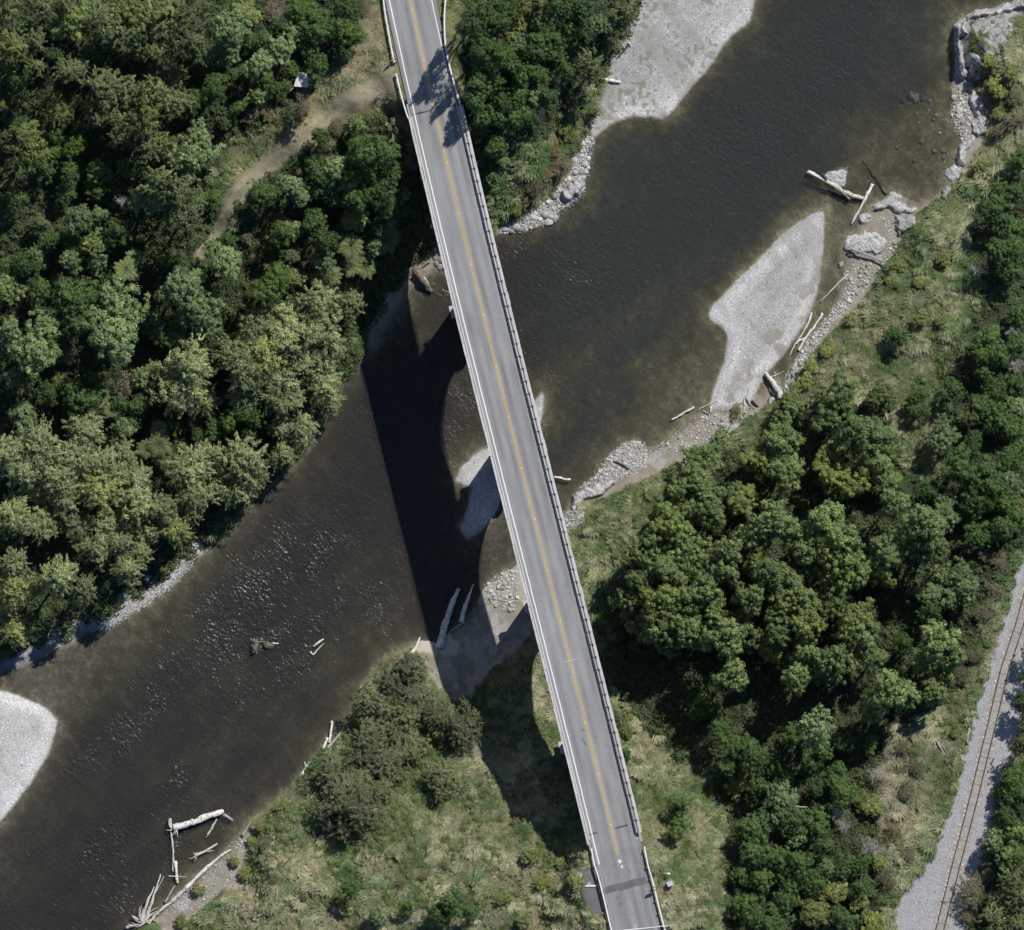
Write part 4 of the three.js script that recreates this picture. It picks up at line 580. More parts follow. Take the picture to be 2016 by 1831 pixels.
function log(label, pts, r0, r1, mat, opt = {}) { // pts: [plan x, plan y, lift]
  const s = ++logSeed, at = ([a, b, l = 0], r) => [X(a), (opt.sunk ? gy(X(a), Z(b)) : max(gy(X(a), Z(b)), 0)) + l + (opt.sunk ?? r * 0.5), Z(b)];
  const o = at(pts[0], 0), rel = (p, r) => { const q = at(p, r); return [q[0] - o[0], q[1] - o[1], q[2] - o[2]]; };
  const t = thing(opt.name || 'driftwood_log', label, opt.category || 'driftwood', o);
  const P = pts.map((p, i) => rel(p, lerp(r0, r1, i / (pts.length - 1))));
  part('trunk', limb(P, r0, r1, s), WOOD[mat], t);
  for (const b of opt.branches || []) part('branch', limb(b.p.map((p) => rel(p, b.r)), b.r, b.r * 0.35, s + 40, 6), WOOD[b.mat || mat], t);
  if (opt.roots) { const R = rng(s), [ex, ey, ez] = P[opt.roots.end ? P.length - 1 : 0]; for (let i = 0; i < opt.roots.n; i++) { const a = R() * 6.28, l = opt.roots.l * (0.4 + 0.8 * R()); part('root', limb([[ex, ey, ez], [ex + cos(a) * l * .5, ey + 0.1 + 0.2 * R(), ez + sin(a) * l * .5], [ex + cos(a + .4) * l, ey + (R() - .4) * 0.3, ez + sin(a + .4) * l]], opt.roots.r, opt.roots.r * .3, i + s, 5), WOOD[mat], t); } }
  return t;
}
log('thick brown and pale trunk lying across the rounded river rock', [[1592, 336, .5], [1612, 347, .7], [1636, 361, .9], [1660, 377, .6], [1676, 390, .3]], 0.3, 0.2, 'brown', { branches: [{ p: [[1592, 336, .5], [1604, 341, .75], [1625, 353, 1.0]], r: 0.3, mat: 'white' }] });
log('pale trunk running from the rock to the crossing log', [[1630, 355, 1.1], [1650, 367, .7], [1668, 376, .4], [1686, 384, .25], [1704, 389, .1]], 0.3, 0.26, 'pale');
log('white forked log crossing the end of the pale trunk', [[1721, 360, .25], [1714, 374, .35], [1706, 389, .55], [1694, 412, .3], [1679, 438, .05]], 0.27, 0.14, 'white');
log('greenish sunken log in the shallow pool by the rocks', [[1749, 379], [1735, 358], [1722, 340], [1701, 312]], 0.34, 0.1, 'wet', { sunk: 0.16 });
log('thin grey trunk fallen over the ribbed rock slab', [[1676, 487, 1.0], [1700, 496, .9], [1730, 508, .6], [1759, 519, .5]], 0.2, 0.13, 'grey');
log('slim pale pole slanting into the channel below the boulder', [[1672, 538, .15], [1655, 554, .1], [1638, 572, .05], [1618, 592, -.05]], 0.16, 0.07, 'pale');
log('thin white pole along the inner edge of the gravel island', [[1601, 614, .1], [1594, 634, .15], [1584, 652, .1], [1571, 675, .05]], 0.14, 0.1, 'white');
log('double white log beside the channel stones', [[1622, 615, .1], [1611, 634, .15], [1598, 652, .2], [1586, 668, .15], [1575, 688, .1]], 0.16, 0.16, 'white', { branches: [{ p: [[1600, 648, .15], [1588, 664, .1], [1571, 673, .05], [1556, 699, 0]], r: 0.17 }] });
log('massive broken stump log pointing at the mud flat', [[1541, 784, .6], [1532, 764, .7], [1520, 748, .6], [1508, 733, .4]], 0.62, 0.22, 'pale', { branches: [{ p: [[1518, 742, .5], [1530, 738, .3], [1546, 730, .1]], r: 0.09 }, { p: [[1528, 777, .15], [1520, 768, .15], [1516, 761, .1]], r: 0.24 }, { p: [[1527, 731, .25], [1529, 745, .2]], r: 0.06 }] });
log('curved grey branch at the foot of the gravel island tail', [[1478, 762, .1], [1474, 775, .2], [1468, 785, .15], [1467, 805, .05]], 0.1, 0.14, 'pale', { branches: [{ p: [[1470, 783, .1], [1478, 797, .1], [1488, 805, 0]], r: 0.08, mat: 'dark' }] });
log('small dark snag stuck in the mud by the stump log', [[1481, 788, .1], [1490, 796, .25], [1496, 800, .1]], 0.14, 0.07, 'dark');
log('straight cream log floating off the mud flat', [[1368.6, 801.5, .05], [1350, 811, .1], [1337, 819, .08], [1324, 826, 0]], 0.13, 0.15, 'white', { branches: [{ p: [[1332, 821, .1], [1336, 823.5, .15]], r: 0.07 }] });
log('thin pole pointing away from the cream log', [[1413.8, 788, .05], [1396, 796, .1], [1379, 804.5, .05]], 0.09, 0.07, 'pale', { branches: [{ p: [[1381, 803, 0], [1376, 808, .05]], r: 0.09 }] });
log('upright white stub among the mud flat stones', [[1402, 801, .1], [1400, 811, .3]], 0.14, 0.1, 'white', { branches: [{ p: [[1386, 808, .1], [1394, 814, .15], [1404, 812, .15]], r: 0.12, mat: 'grey' }] });
log('two thin grey poles joined at the edge of the cobble spit', [[1307, 874, .15], [1297, 880, .15], [1286, 888, .05]], 0.1, 0.07, 'grey', { branches: [{ p: [[1302, 874, .1], [1309, 870, .2]], r: 0.16, mat: 'pale' }] });
log('dark half buried log on the cobble spit', [[1210, 908, .1], [1224, 914, .2], [1240, 925, .05]], 0.16, 0.1, 'dark');
log('white log lying in the water against the bridge', [[1092, 939, .1], [1103, 941, .15], [1113, 943.5, .15], [1123, 944, .1]], 0.12, 0.16, 'white', { branches: [{ p: [[1115, 943, .1], [1119, 947, .05]], r: 0.09 }] });
log('great pale tree trunk reaching from a root plate in the lower river', [[339, 1633, .45], [360, 1627, .5], [385, 1619, .5], [412, 1608, .45], [438, 1600, .4]], 0.5, 0.33, 'white', { roots: { n: 12, l: 1.2, r: 0.1 } });
log('long thin upright dark and pale pole crossing the root plate', [[332.5, 1614, .6], [334.5, 1645, .3], [337.6, 1674, .15], [338.3, 1694, .05], [337.6, 1718, -.05]], 0.17, 0.12, 'pale');
log('short thick white log floating below the thin pole', [[342, 1698, .1], [344, 1718, .2], [346.5, 1741, .1]], 0.26, 0.2, 'white', { branches: [{ p: [[330, 1728, .35], [348, 1729, .4], [365, 1730, .2]], r: 0.07 }] });
log('pale bent branch hanging into the water below the great trunk', [[424, 1615, .2], [415, 1632, .15], [406, 1648, .05]], 0.14, 0.16, 'pale', { branches: [{ p: [[406, 1648, .05], [420, 1646, .1], [435, 1643, 0]], r: 0.05, mat: 'dark' }, { p: [[406, 1646, .05], [403, 1652, .2]], r: 0.08 }] });
log('grey rooted log pointing at the lower right bank', [[382, 1687, .15], [398, 1680, .25], [412, 1672, .2], [426, 1664.5, .1]], 0.24, 0.1, 'pale', { roots: { n: 6, l: 0.9, r: 0.08 }, branches: [{ p: [[384, 1687, .1], [365, 1687, .1], [350, 1687, .02]], r: 0.06, mat: 'dark' }, { p: [[404, 1680, .1], [418, 1677, .2]], r: 0.09 }] });
log('half sunk greenish snag at the tip of the great trunk', [[437, 1607, 0], [446, 1612, .1], [456, 1618, .12]], 0.22, 0.16, 'grey');
log('long white log lining the bank of the lower river', [[452, 1676, .15], [430, 1690, .2], [410, 1707, .2], [390, 1725, .2], [376, 1740, .2], [362, 1753, .2]], 0.13, 0.3, 'white');
log('weathered pale log continuing along the bank to the corner', [[363, 1752, .2], [349, 1766, .2], [335, 1779, .15], [309, 1799.5, .12], [289, 1822, .1]], 0.3, 0.14, 'pale');
log('bundle of long bare trunks rooted at the bottom left corner', [[284, 1819, .3], [291, 1795, .6], [298, 1772, .7], [306, 1748, .5], [313, 1725, .2]], 0.26, 0.08, 'pale', { roots: { n: 14, l: 2.2, r: 0.11 }, branches: [{ p: [[276, 1816, .2], [282, 1797, .5], [287, 1779, .6], [295, 1762, .5], [302, 1749, .3]], r: 0.28 }, { p: [[280, 1818, .3], [287, 1798, .4], [292, 1780, .4]], r: 0.14 }, { p: [[300, 1766, .6], [312, 1744, .5], [320, 1728, .2]], r: 0.1 }, { p: [[246, 1830, .1], [262, 1825, .3], [280, 1818, .3]], r: 0.26 }, { p: [[258, 1808, .3], [268, 1814, .4], [280, 1818, .3]], r: 0.2 }, { p: [[290, 1800, .3], [300, 1794, .3], [309, 1789, .2]], r: 0.08 }] });
log('thin pole leaning from the bank beside the long white log', [[342, 1746, .1], [332, 1762, .15], [322, 1780, .2]], 0.1, 0.15, 'grey');
log('grey stub log on the bank above the long white log', [[491.5, 1621, .1], [483, 1635, .15], [475, 1648, .15]], 0.1, 0.26, 'grey');
log('straight short white log standing clear of the scrubby point', [[652.4, 1421, .1], [650, 1442, .15], [647.4, 1464, .15]], 0.17, 0.16, 'white');
log('long pale log under the edge of the scrubby point', [[675.4, 1434, .1], [665, 1450, .2], [655, 1462, .2], [643, 1476, .1]], 0.1, 0.2, 'pale');
log('forked white log along the water beside the scrubby point', [[644, 1455, .1], [636, 1473, .2], [633, 1488, .2], [628, 1502, .15]], 0.24, 0.17, 'white', { branches: [{ p: [[630, 1503, .1], [622, 1514, .15], [612, 1524, .1]], r: 0.14 }, { p: [[651, 1472, .1], [642, 1490, .15], [635, 1495, .1]], r: 0.09 }] });
log('antler shaped pale log at the lower end of the scrubby point', [[590, 1533, .15], [598, 1518, .2], [608, 1504, .15]], 0.24, 0.1, 'white', { branches: [{ p: [[601, 1514, .2], [599, 1505, .3], [597, 1502, .3]], r: 0.1 }, { p: [[606, 1506, .2], [610, 1502, .2]], r: 0.08 }] });
log('two grey logs crossed at the upper end of the scrubby point', [[683, 1434, .3], [690, 1448, .4], [698, 1464, .3]], 0.17, 0.13, 'grey', { branches: [{ p: [[672, 1428, .4], [684, 1432, .5], [695, 1433, .3]], r: 0.1 }, { p: [[688, 1439, .2], [695, 1446, .3]], r: 0.08 }] });
log('great pale log lying in the shade of the bridge', [[865, 1277, .25], [873, 1240, .35], [882.7, 1210, .3], [892, 1184, .25], [903.3, 1159.5, .1]], 0.5, 0.3, 'white');
log('spindle shaped pale log beside it in the bridge shade', [[907, 1227, .2], [914, 1200, .3], [922.3, 1176, .25], [932, 1151, .05]], 0.42, 0.07, 'white');
log('forked branch lying across the foot of the spindle shaped log', [[914.3, 1226, .15], [902, 1234, .15], [886, 1244, .1]], 0.13, 0.07, 'pale');
log('white crooked log on the sand left of the bridge shadow', [[826, 1256, .1], [820, 1270, .2], [817, 1277, .2], [809, 1287, .15]], 0.1, 0.22, 'white');
log('white log standing proud of a ripple in the lower river', [[636, 1259, .05], [627, 1265, .2], [615.6, 1274, .05]], 0.07, 0.17, 'white');
log('bent pale snag just below the white log in the river', [[609, 1284, .12], [614, 1291, .15], [625, 1279, .05], [636, 1268, -.02]], 0.16, 0.06, 'pale');
log('thin pale branch across the stone heap in the lower river', [[490, 1258, .5], [497, 1263, .6], [508, 1265, .5], [522, 1264, .3]], 0.045, 0.04, 'grey');
log('white stump end at the right of the stone heap', [[535, 1267, .1], [541, 1269, .15], [546, 1268, 0]], 0.13, 0.07, 'white');
log('jagged broken brown trunk standing in the stream below the bridge', [[820, 532, .5], [828, 545, .8], [838, 558, .7], [849, 573, .2]], 0.6, 0.3, 'brown', { roots: { n: 5, l: 1, r: 0.14 }, branches: [{ p: [[822, 540, .8], [832, 553, 1.0], [842, 570, .5]], r: 0.22, mat: 'grey' }, { p: [[826, 536, .9], [838, 550, 1.1], [847, 566, .6]], r: 0.2, mat: 'pale' }] });
log('long grey pole on the shaded bank left of the bridge', [[766, 578, .15], [750, 606, .15], [726, 646, .1]], 0.14, 0.1, 'grey');
log('thin grey pole leaning from the shaded bank to the bridge', [[850, 507, .9], [830, 522, .7], [806, 540, .2]], 0.1, 0.06, 'grey');
log('dark spindly crossed driftwood on the wide gravel beach', [[1240, 84, .25], [1229, 97, .15], [1214, 114, .1]], 0.15, 0.07, 'dark', { branches: [{ p: [[1222, 82, .1], [1229, 94, .25], [1233, 103, .1]], r: 0.09 }, { p: [[1238, 80, .3], [1245, 87, .3]], r: 0.14, mat: 'white' }] });
log('rounded white log at the edge of the wide gravel beach', [[1180, 152, .15], [1196, 154, .2], [1210, 157.5, .2], [1222, 158, .15]], 0.22, 0.24, 'white', { branches: [{ p: [[1218, 158, .2], [1220, 152, .3]], r: 0.12 }] });
log('small white stick on the wide gravel beach', [[1241, 73, .05], [1247, 71, .05]], 0.1, 0.05, 'white');
log('sunken dark trunk lying along the bottom of the lower river', [[345, 1510], [330, 1545], [300, 1590]], 0.32, 0.14, 'wet', { sunk: 0.5 });
log('short sunken trunk in the dark water below the riffle', [[430, 1440], [415, 1455], [395, 1470]], 0.2, 0.1, 'wet', { sunk: 0.4 });
log('grey mottled log with a rusty end beside the ballast', [[1909, 1433.5, .2], [1906.5, 1445, .2], [1904, 1464, .2]], 0.16, 0.2, 'grey', { branches: [{ p: [[1904, 1461, .2], [1903.5, 1465, .22]], r: 0.26, mat: 'brown' }] });
log('pale trunk glimpsed among the dark trees of the lower right wood', [[1566, 1587, 4.2], [1578, 1588.5, 4.2], [1590, 1589, 4.0]], 0.12, 0.09, 'grey', { name: 'fallen_trunk', category: 'log' });
log('pair of fallen bare poles on the dry scrub near the railway', [[1844, 1458, .5], [1852, 1473, .5], [1863, 1491, .4]], 0.14, 0.08, 'grey', { name: 'fallen_trunk', category: 'log', branches: [{ p: [[1847, 1462, .5], [1858, 1472, .5], [1869, 1487, .4]], r: 0.09 }] });
// ---------------------------------------------------------------- foliage
function leafSet() { return { P: [], N: [], C: [], I: [] }; }
const tv = new THREE.Vector3(), ta = new THREE.Vector3(), tb = new THREE.Vector3();
function leaf(L, x, y, z, nx, ny, nz, ax, ay, az, len, wid, c) { // diamond leaf spray: centre, facing, long axis
  const nl = hypot(nx, ny, nz) || 1; nx /= nl; ny /= nl; nz /= nl;
  const k = ax * nx + ay * ny + az * nz; ax -= k * nx; ay -= k * ny; az -= k * nz; const al = hypot(ax, ay, az) || 1; ax /= al; ay /= al; az /= al;
  const bx = ny * az - nz * ay, by = nz * ax - nx * az, bz = nx * ay - ny * ax, o = L.P.length / 3;
  for (const [u, v] of [[-0.8 * len, wid], [-0.8 * len, -wid], [len * 1.1, 0]]) { L.P.push(x + ax * u + bx * v, y + ay * u + by * v, z + az * u + bz * v); L.N.push(nx, ny, nz); L.C.push(c[0], c[1], c[2]); }
  L.I.push(o, o + 1, o + 2);
}
function leafGeo(L) { const g = new THREE.BufferGeometry(); g.setAttribute('position', new THREE.Float32BufferAttribute(L.P, 3)); g.setAttribute('normal', new THREE.Float32BufferAttribute(L.N, 3)); g.setAttribute('color', new THREE.Float32BufferAttribute(L.C, 3)); g.setIndex(L.I); return g; }
const mixc = (a, b, t) => [lerp(a[0], b[0], t), lerp(a[1], b[1], t), lerp(a[2], b[2], t)];
// one crown of unit radius, its base at y = 0
function crown(sp, seed) {
  const R = rng(seed * 7919 + 3), L = leafSet(), H = sp.h, lob = []; // a few big lobes give an uneven outline
  for (let i = 0; i < sp.lobes; i++) { const a = R() * 6.28, e = (R() ** 0.8) * 1.35, q = lerp(0.35, 0.66, R()); lob.push([cos(a) * cos(e) * q, H * (0.35 + 0.6 * sin(e) * lerp(.7, 1, R())), sin(a) * cos(e) * q, lerp(0.34, 0.52, R())]); }
  lob.push([0, H * 0.7, 0, 0.5]);
  for (let i = 0; i < sp.n; i++) {
    const [lx, ly, lz, lr] = lob[floor(R() * lob.length)];
    const a = R() * 6.28, e = lerp(-0.35, 1.5, R() ** 0.85), out = lerp(0.72, 1.04, R());
    const dx = cos(a) * cos(e), dy = sin(e), dz = sin(a) * cos(e);
    let cx = lx + dx * lr * out, cy = ly + dy * lr * out * min(1, H), cz = lz + dz * lr * out;
    const cr = sp.cr * lerp(0.65, 1.25, R()), tone = lerp(1 - sp.vary, 1 + sp.vary, R()), base = mixc(sp.c0, sp.c1, R() ** 1.3);
    const swing = R() * 6.28, tx = dx * 0.7 + cos(swing) * 0.5, tz = dz * 0.7 + sin(swing) * 0.5, ty = -sp.droop + 0.3 * (R() - 0.5);
    for (let k = 0; k < sp.per; k++) {
      const f = R() * 6.28, g = lerp(-0.3, 1.5, R()), q = cr * lerp(0.35, 1.05, R() ** 0.6);
      let nx = cos(f) * cos(g), ny = sin(g), nz = sin(f) * cos(g), x, y, z, ax, ay, az;
      if (sp.spray) { // feathery: leaves trail along the twig
        const s = R() * 2 - 0.6, w = cr * 0.5 * (1 - 0.25 * s); x = cx + tx * cr * s * 1.2 + nx * w; y = cy + ty * cr * s * 1.2 + ny * w * 0.8 + 0.25 * cr; z = cz + tz * cr * s * 1.2 + nz * w;
        ax = tx + (R() - .5) * 1.1; ay = ty + (R() - .5) * 0.9; az = tz + (R() - .5) * 1.1;
      } else { x = cx + nx * q; y = cy + ny * q * 0.85; z = cz + nz * q; ax = R() - .5 + nx * .4; ay = R() * .4 - .35; az = R() - .5 + nz * .4; }
      nx = nx * 0.75 + (R() - .5) * sp.mess + dx * .3; ny = ny * 0.75 + 0.35 + (R() - .5) * sp.mess; nz = nz * 0.75 + (R() - .5) * sp.mess + dz * .3;
      const t = tone * lerp(0.82, 1.2, R()), c = R() < sp.tip ? mixc(base, sp.c2, 0.7) : base;
      leaf(L, x, y, z, nx, ny, nz, ax, ay, az, sp.len * lerp(0.7, 1.3, R()), sp.wid * lerp(0.7, 1.3, R()), [c[0] * t, c[1] * t, c[2] * t]);
    }
  }
  return leafGeo(L);
}
const SP = { // kinds of crown; colours are real leaf colours
  w: { name: 'willow_tree', cat: 'tree', look: 'feathery pale willow', h: 1.15, lobes: 7, n: 195, per: 22, cr: 0.171, len: 0.061, wid: 0.022, droop: 0.45, spray: 1, mess: 0.50, vary: 0.28, tip: .15, c0: [0.202, 0.245, 0.104], c1: [0.289, 0.341, 0.167], c2: [0.371, 0.370, 0.185], tall: 2.5, trunk: [.16, .13, .1] },
  o: { name: 'conifer_tree', cat: 'tree', look: 'olive tufted conifer', h: 1.5, lobes: 9, n: 110, per: 35, cr: 0.153, len: 0.048, wid: 0.024, droop: 0.1, spray: 1, mess: 0.58, vary: 0.35, tip: .2, c0: [0.104, 0.139, 0.051], c1: [0.164, 0.205, 0.085], c2: [0.216, 0.231, 0.097], tall: 3.8, trunk: [.13, .1, .07] },
  d: { name: 'evergreen_tree', cat: 'tree', look: 'dense dark green tree', h: 1.0, lobes: 8, n: 156, per: 29, cr: 0.140, len: 0.037, wid: 0.025, droop: 0.1, mess: 0.50, vary: 0.25, tip: .08, c0: [0.054, 0.107, 0.028], c1: [0.098, 0.170, 0.045], c2: [0.168, 0.218, 0.064], tall: 2.3, trunk: [.1, .08, .06] },
  g: { name: 'broadleaf_tree', cat: 'tree', look: 'greyish green broadleaf tree', h: 1.1, lobes: 8, n: 123, per: 32, cr: 0.149, len: 0.045, wid: 0.028, droop: 0.2, mess: 0.65, vary: 0.28, tip: .15, c0: [0.120, 0.180, 0.067], c1: [0.205, 0.274, 0.124], c2: [0.299, 0.354, 0.173], tall: 2.5, trunk: [.2, .17, .14] },
  m: { name: 'leafy_tree', cat: 'tree', look: 'mid green leafy tree', h: 1.1, lobes: 9, n: 136, per: 32, cr: 0.144, len: 0.043, wid: 0.030, droop: 0.3, mess: 0.43, vary: 0.30, tip: .12, c0: [0.109, 0.167, 0.053], c1: [0.196, 0.264, 0.098], c2: [0.278, 0.311, 0.103], tall: 2.6, trunk: [.15, .12, .09] },
  y: { name: 'shrub', cat: 'shrub', look: 'yellow green shrub', h: 0.95, lobes: 7, n: 61, per: 29, cr: 0.180, len: 0.061, wid: 0.037, droop: 0.2, mess: 0.65, vary: 0.25, tip: .2, c0: [0.136, 0.175, 0.046], c1: [0.213, 0.245, 0.081], c2: [0.301, 0.280, 0.103], tall: 1.0, trunk: [.15, .12, .08] },
  b: { name: 'scrub_bush', cat: 'bush', look: 'brownish scrub bush', h: 1.0, lobes: 6, n: 76, per: 27, cr: 0.198, len: 0.070, wid: 0.018, droop: -0.3, spray: 1, mess: 0.72, vary: 0.28, tip: .2, c0: [0.120, 0.115, 0.061], c1: [0.180, 0.165, 0.094], c2: [0.240, 0.190, 0.132], tall: 0.9, trunk: [.12, .1, .08] },
  s: { name: 'scrub_tree', cat: 'tree', look: 'olive brown scrub tree', h: 0.95, lobes: 8, n: 169, per: 25, cr: 0.153, len: 0.051, wid: 0.017, droop: -0.2, spray: 1, mess: 0.72, vary: 0.25, tip: .2, c0: [0.120, 0.143, 0.064], c1: [0.184, 0.207, 0.104], c2: [0.239, 0.212, 0.127], tall: 1.4, trunk: [.12, .1, .08] },
};
const TONES = [[1, 1, 1, ''], [1.22, 1.2, 1.14, 'paler '], [0.74, 0.76, 0.74, 'darker '], [1.16, 1.1, 0.84, 'yellowish ']];
const matOf = {};
function leafMat(key, tone) { const k = key + tone; if (!matOf[k]) { const m = matOf[k] = new THREE.MeshPhysicalMaterial({ vertexColors: true, side: THREE.DoubleSide, roughness: 0.75, transmission: 0.3, thickness: 0, specularIntensity: 0.5 }); m.color.setRGB(TONES[tone][0], TONES[tone][1], TONES[tone][2]); } return matOf[k]; }
const crowns = {}, trunkGeo = {};
for (const k in SP) crowns[k] = [1, 2, 3, 4, 5].map((s) => crown(SP[k], s + k.charCodeAt(0) * 5));
function trunkShape(sp, seed) { // tapered trunk with limbs reaching into the crown, unit height of the clear stem is 1
  const R = rng(seed), g = [limb([[0, -0.12, 0], [0.03, 0.5, 0.02], [0, 1.0, 0.03], [0.05, 1.5, 0]], 0.11, 0.05, seed, 6)];
  for (let i = 0; i < 4; i++) { const a = i * 1.57 + R(), h = 0.75 + 0.35 * R(); g.push(limb([[0, h, 0], [cos(a) * 0.3, h + 0.35, sin(a) * 0.3], [cos(a) * 0.62, h + 0.6, sin(a) * 0.62]], 0.05, 0.016, seed + i, 5)); }
  return mergeGeometries(g);
}
for (const k in SP) trunkGeo[k] = trunkShape(SP[k], k.charCodeAt(0));
const barkMat = {}; for (const k in SP) barkMat[k] = std(...SP[k].trunk, 0.95);
const plantList = [];
let plantN = 0;
function grow(kind, px, py, r, opt = {}) { // r in metres
  const sp = SP[kind], n = plantN++, q = rng(n * 131 + 17), x = X(px), z = Z(py), y = gy(x, z);
  const tone = opt.tone ?? (q() < 0.5 ? 0 : q() < 0.4 ? 1 : q() < 0.6 ? 2 : 3), R = r * 1.2, tall = (opt.tall ?? sp.tall) * r * lerp(0.85, 1.2, q()) + (opt.lift ?? 0);
  const t = thing(sp.name, '-', sp.cat, [x, y, z], q() * 6.28);
  const stem = max(0.25, tall * 0.45), c = part('crown', crowns[kind][floor(q() * 5)], leafMat(kind, tone), t), tr = part('trunk', trunkGeo[kind], barkMat[kind], t);
  tr.scale.set(r * 0.8, stem / 1.0, r * 0.8); c.position.y = stem * 0.75; c.scale.set(R * lerp(.92, 1.1, q()), (tall - stem * 0.75) / sp.h * 1.05, R * lerp(.92, 1.1, q()));
  plantList.push({ t, kind, px, py, r, tone });
  return t;
}
const T = (kind, ox, oy, list, opt) => { for (let i = 0; i < list.length; i += 3) grow(kind, ox + list[i] * 0.3364, oy + list[i + 1] * 0.3364, list[i + 2] * 0.3364 / S, opt); };
// --- forest north-west of the river
T('o', 0, 0, [60, 60, 110, 100, 280, 105, 230, 250, 85, 640, 130, 130, 800, 110, 120, 960, 120, 130, 1090, 150, 130, 1130, 270, 120, 950, 320, 95, 690, 230, 110, 400, 420, 105, 220, 400, 70, 50, 360, 65, 600, 530, 115, 760, 560, 120, 920, 560, 120, 1040, 610, 95, 720, 700, 110, 870, 720, 130, 680, 620, 85, 860, 850, 110, 960, 850, 80, 740, 820, 90, 590, 690, 80, 960, 1060, 100, 1060, 1130, 110, 1080, 1290, 130, 250, 60, 95, 400, 30, 80, 1010, 470, 90, 560, 640, 70]);
T('o', 0, 0, [190, 860, 142, 20, 620, 40, 350, 645, 88], { tone: 3 });
T('g', 0, 0, [440, 150, 125, 820, 285, 85, 1350, 170, 120, 1720, 210, 75, 1350, 330, 80, 1240, 320, 65, 480, 400, 65, 1220, 880, 85, 1090, 930, 110, 1000, 900, 70, 1100, 1010, 80, 900, 1180, 100, 1180, 1190, 65, 830, 1170, 90, 460, 1300, 102, 240, 1300, 62, 580, 1250, 65, 560, 1430, 90, 420, 1530, 80, 570, 1540, 70, 220, 1500, 62, 40, 1690, 100, 1050, 1690, 130, 1160, 1780, 140, 1700, 1500, 58, 1730, 1620, 60, 1760, 1150, 82, 1960, 1000, 82, 1700, 1090, 80, 1900, 1530, 90, 1700, 1330, 70, 150, 190, 80, 550, 60, 70]);
T('g', 0, 0, [1520, 390, 92, 1640, 310, 95, 1510, 570, 60, 1310, 1530, 122, 700, 1790, 150, 1160, 800, 90], { tone: 1 });
T('y', 0, 0, [1440, 60, 100, 1560, 680, 45, 1400, 1210, 30]);
T('d', 0, 0, [1850, 170, 110, 1960, 180, 85, 1820, 290, 85, 1860, 385, 78, 1760, 60, 90, 1130, 620, 90, 1250, 560, 90, 1270, 480, 75, 1250, 1170, 65, 440, 860, 90, 330, 900, 80, 690, 1370, 102, 420, 1410, 62, 160, 1540, 92, 60, 1560, 72, 430, 1720, 150, 250, 1700, 90, 950, 1520, 62, 1050, 1560, 55, 1540, 1130, 88, 1500, 1200, 52, 1890, 820, 72, 1850, 1000, 92, 1900, 1110, 92, 1960, 1150, 75, 1650, 1380, 82, 1830, 1300, 102, 1900, 1400, 102, 1340, 1400, 62, 600, 380, 70, 560, 300, 70, 120, 1180, 80, 250, 1000, 90, 420, 1020, 90, 600, 1020, 90, 760, 980, 70, 130, 740, 80, 330, 760, 80, 500, 760, 60, 330, 330, 60, 120, 480, 70, 560, 1120, 70, 400, 1150, 70, 300, 1400, 60, 1400, 640, 60, 1330, 720, 60, 1700, 420, 60, 1560, 480, 70, 1650, 520, 60, 1650, 170, 70, 1560, 250, 70, 1460, 250, 60]);
T('d', 0, 0, [1590, 1670, 132], { tone: 3, tall: 2.6 });
T('b', 0, 0, [1600, 100, 90, 1590, 645, 65, 1480, 690, 55, 1960, 760, 50, 1430, 1380, 42, 1490, 1500, 42, 340, 1620, 50, 1620, 1270, 48, 1560, 1290, 35, 1750, 1000, 40]);
T('b', 0, 0, [1765, 650, 84], { tone: 2, tall: 2.2 });
T('w', 0, 0, [1850, 1770, 120]);
const DY = 608.7;
T('g', 0, DY, [260, 130, 110, 1200, 90, 90, 60, 130, 80, 100, 400, 82, 830, 400, 65, 130, 640, 100, 730, 710, 90, 900, 60, 80, 1010, 180, 70]);
T('g', 0, DY, [650, 160, 172, 200, 280, 130], { tone: 1 });
T('d', 0, DY, [440, 100, 102, 930, 140, 100, 1050, 90, 90, 470, 510, 110, 430, 590, 80, 1150, 180, 70, 330, 210, 70, 560, 420, 70, 700, 560, 70, 800, 560, 80, 780, 660, 60, 1000, 700, 60, 1150, 740, 60, 1350, 640, 90, 1450, 620, 90, 1250, 700, 80, 1450, 740, 60, 300, 500, 80]);
T('y', 0, DY, [390, 280, 62, 360, 430, 82]);
T('b', 0, DY, [740, 440, 76], { tone: 1, tall: 1.6 });
T('w', 0, DY, [1110, 330, 150, 1050, 450, 150, 1180, 500, 110, 1400, 330, 170, 1550, 250, 170, 1420, 480, 130, 1600, 420, 160, 1700, 150, 170, 1850, 110, 150, 1800, 300, 140, 1880, 460, 125, 1680, 560, 110, 1750, 700, 115, 1650, 850, 85, 1930, 560, 75, 1930, 220, 90, 1500, 120, 110, 1640, 700, 80]);
T('w', 0, DY, [480, 700, 150, 200, 800, 140, 60, 860, 120, 130, 950, 140, 430, 860, 150, 350, 980, 130, 600, 900, 140, 560, 1060, 140, 800, 1000, 110, 220, 1060, 100, 1090, 940, 130, 1230, 830, 90, 1430, 900, 140, 1130, 1080, 120, 1270, 1050, 90, 1390, 1060, 105, 800, 1130, 130, 960, 1180, 110, 860, 1300, 110, 640, 1270, 120, 700, 1380, 115, 200, 1280, 130, 60, 1200, 110, 420, 1250, 100, 560, 1400, 110, 830, 1430, 80, 1010, 1280, 100, 1130, 1200, 80, 380, 1130, 110, 730, 830, 90, 1490, 1010, 80, 1510, 920, 75]);
T('w', 0, DY, [350, 1570, 130, 470, 1640, 95, 750, 1530, 100, 60, 1500, 100, 60, 1650, 110, 50, 1750, 90, 220, 1640, 75], { tall: 4 });
T('w', 0, 1215.3, [70, 90, 110]);
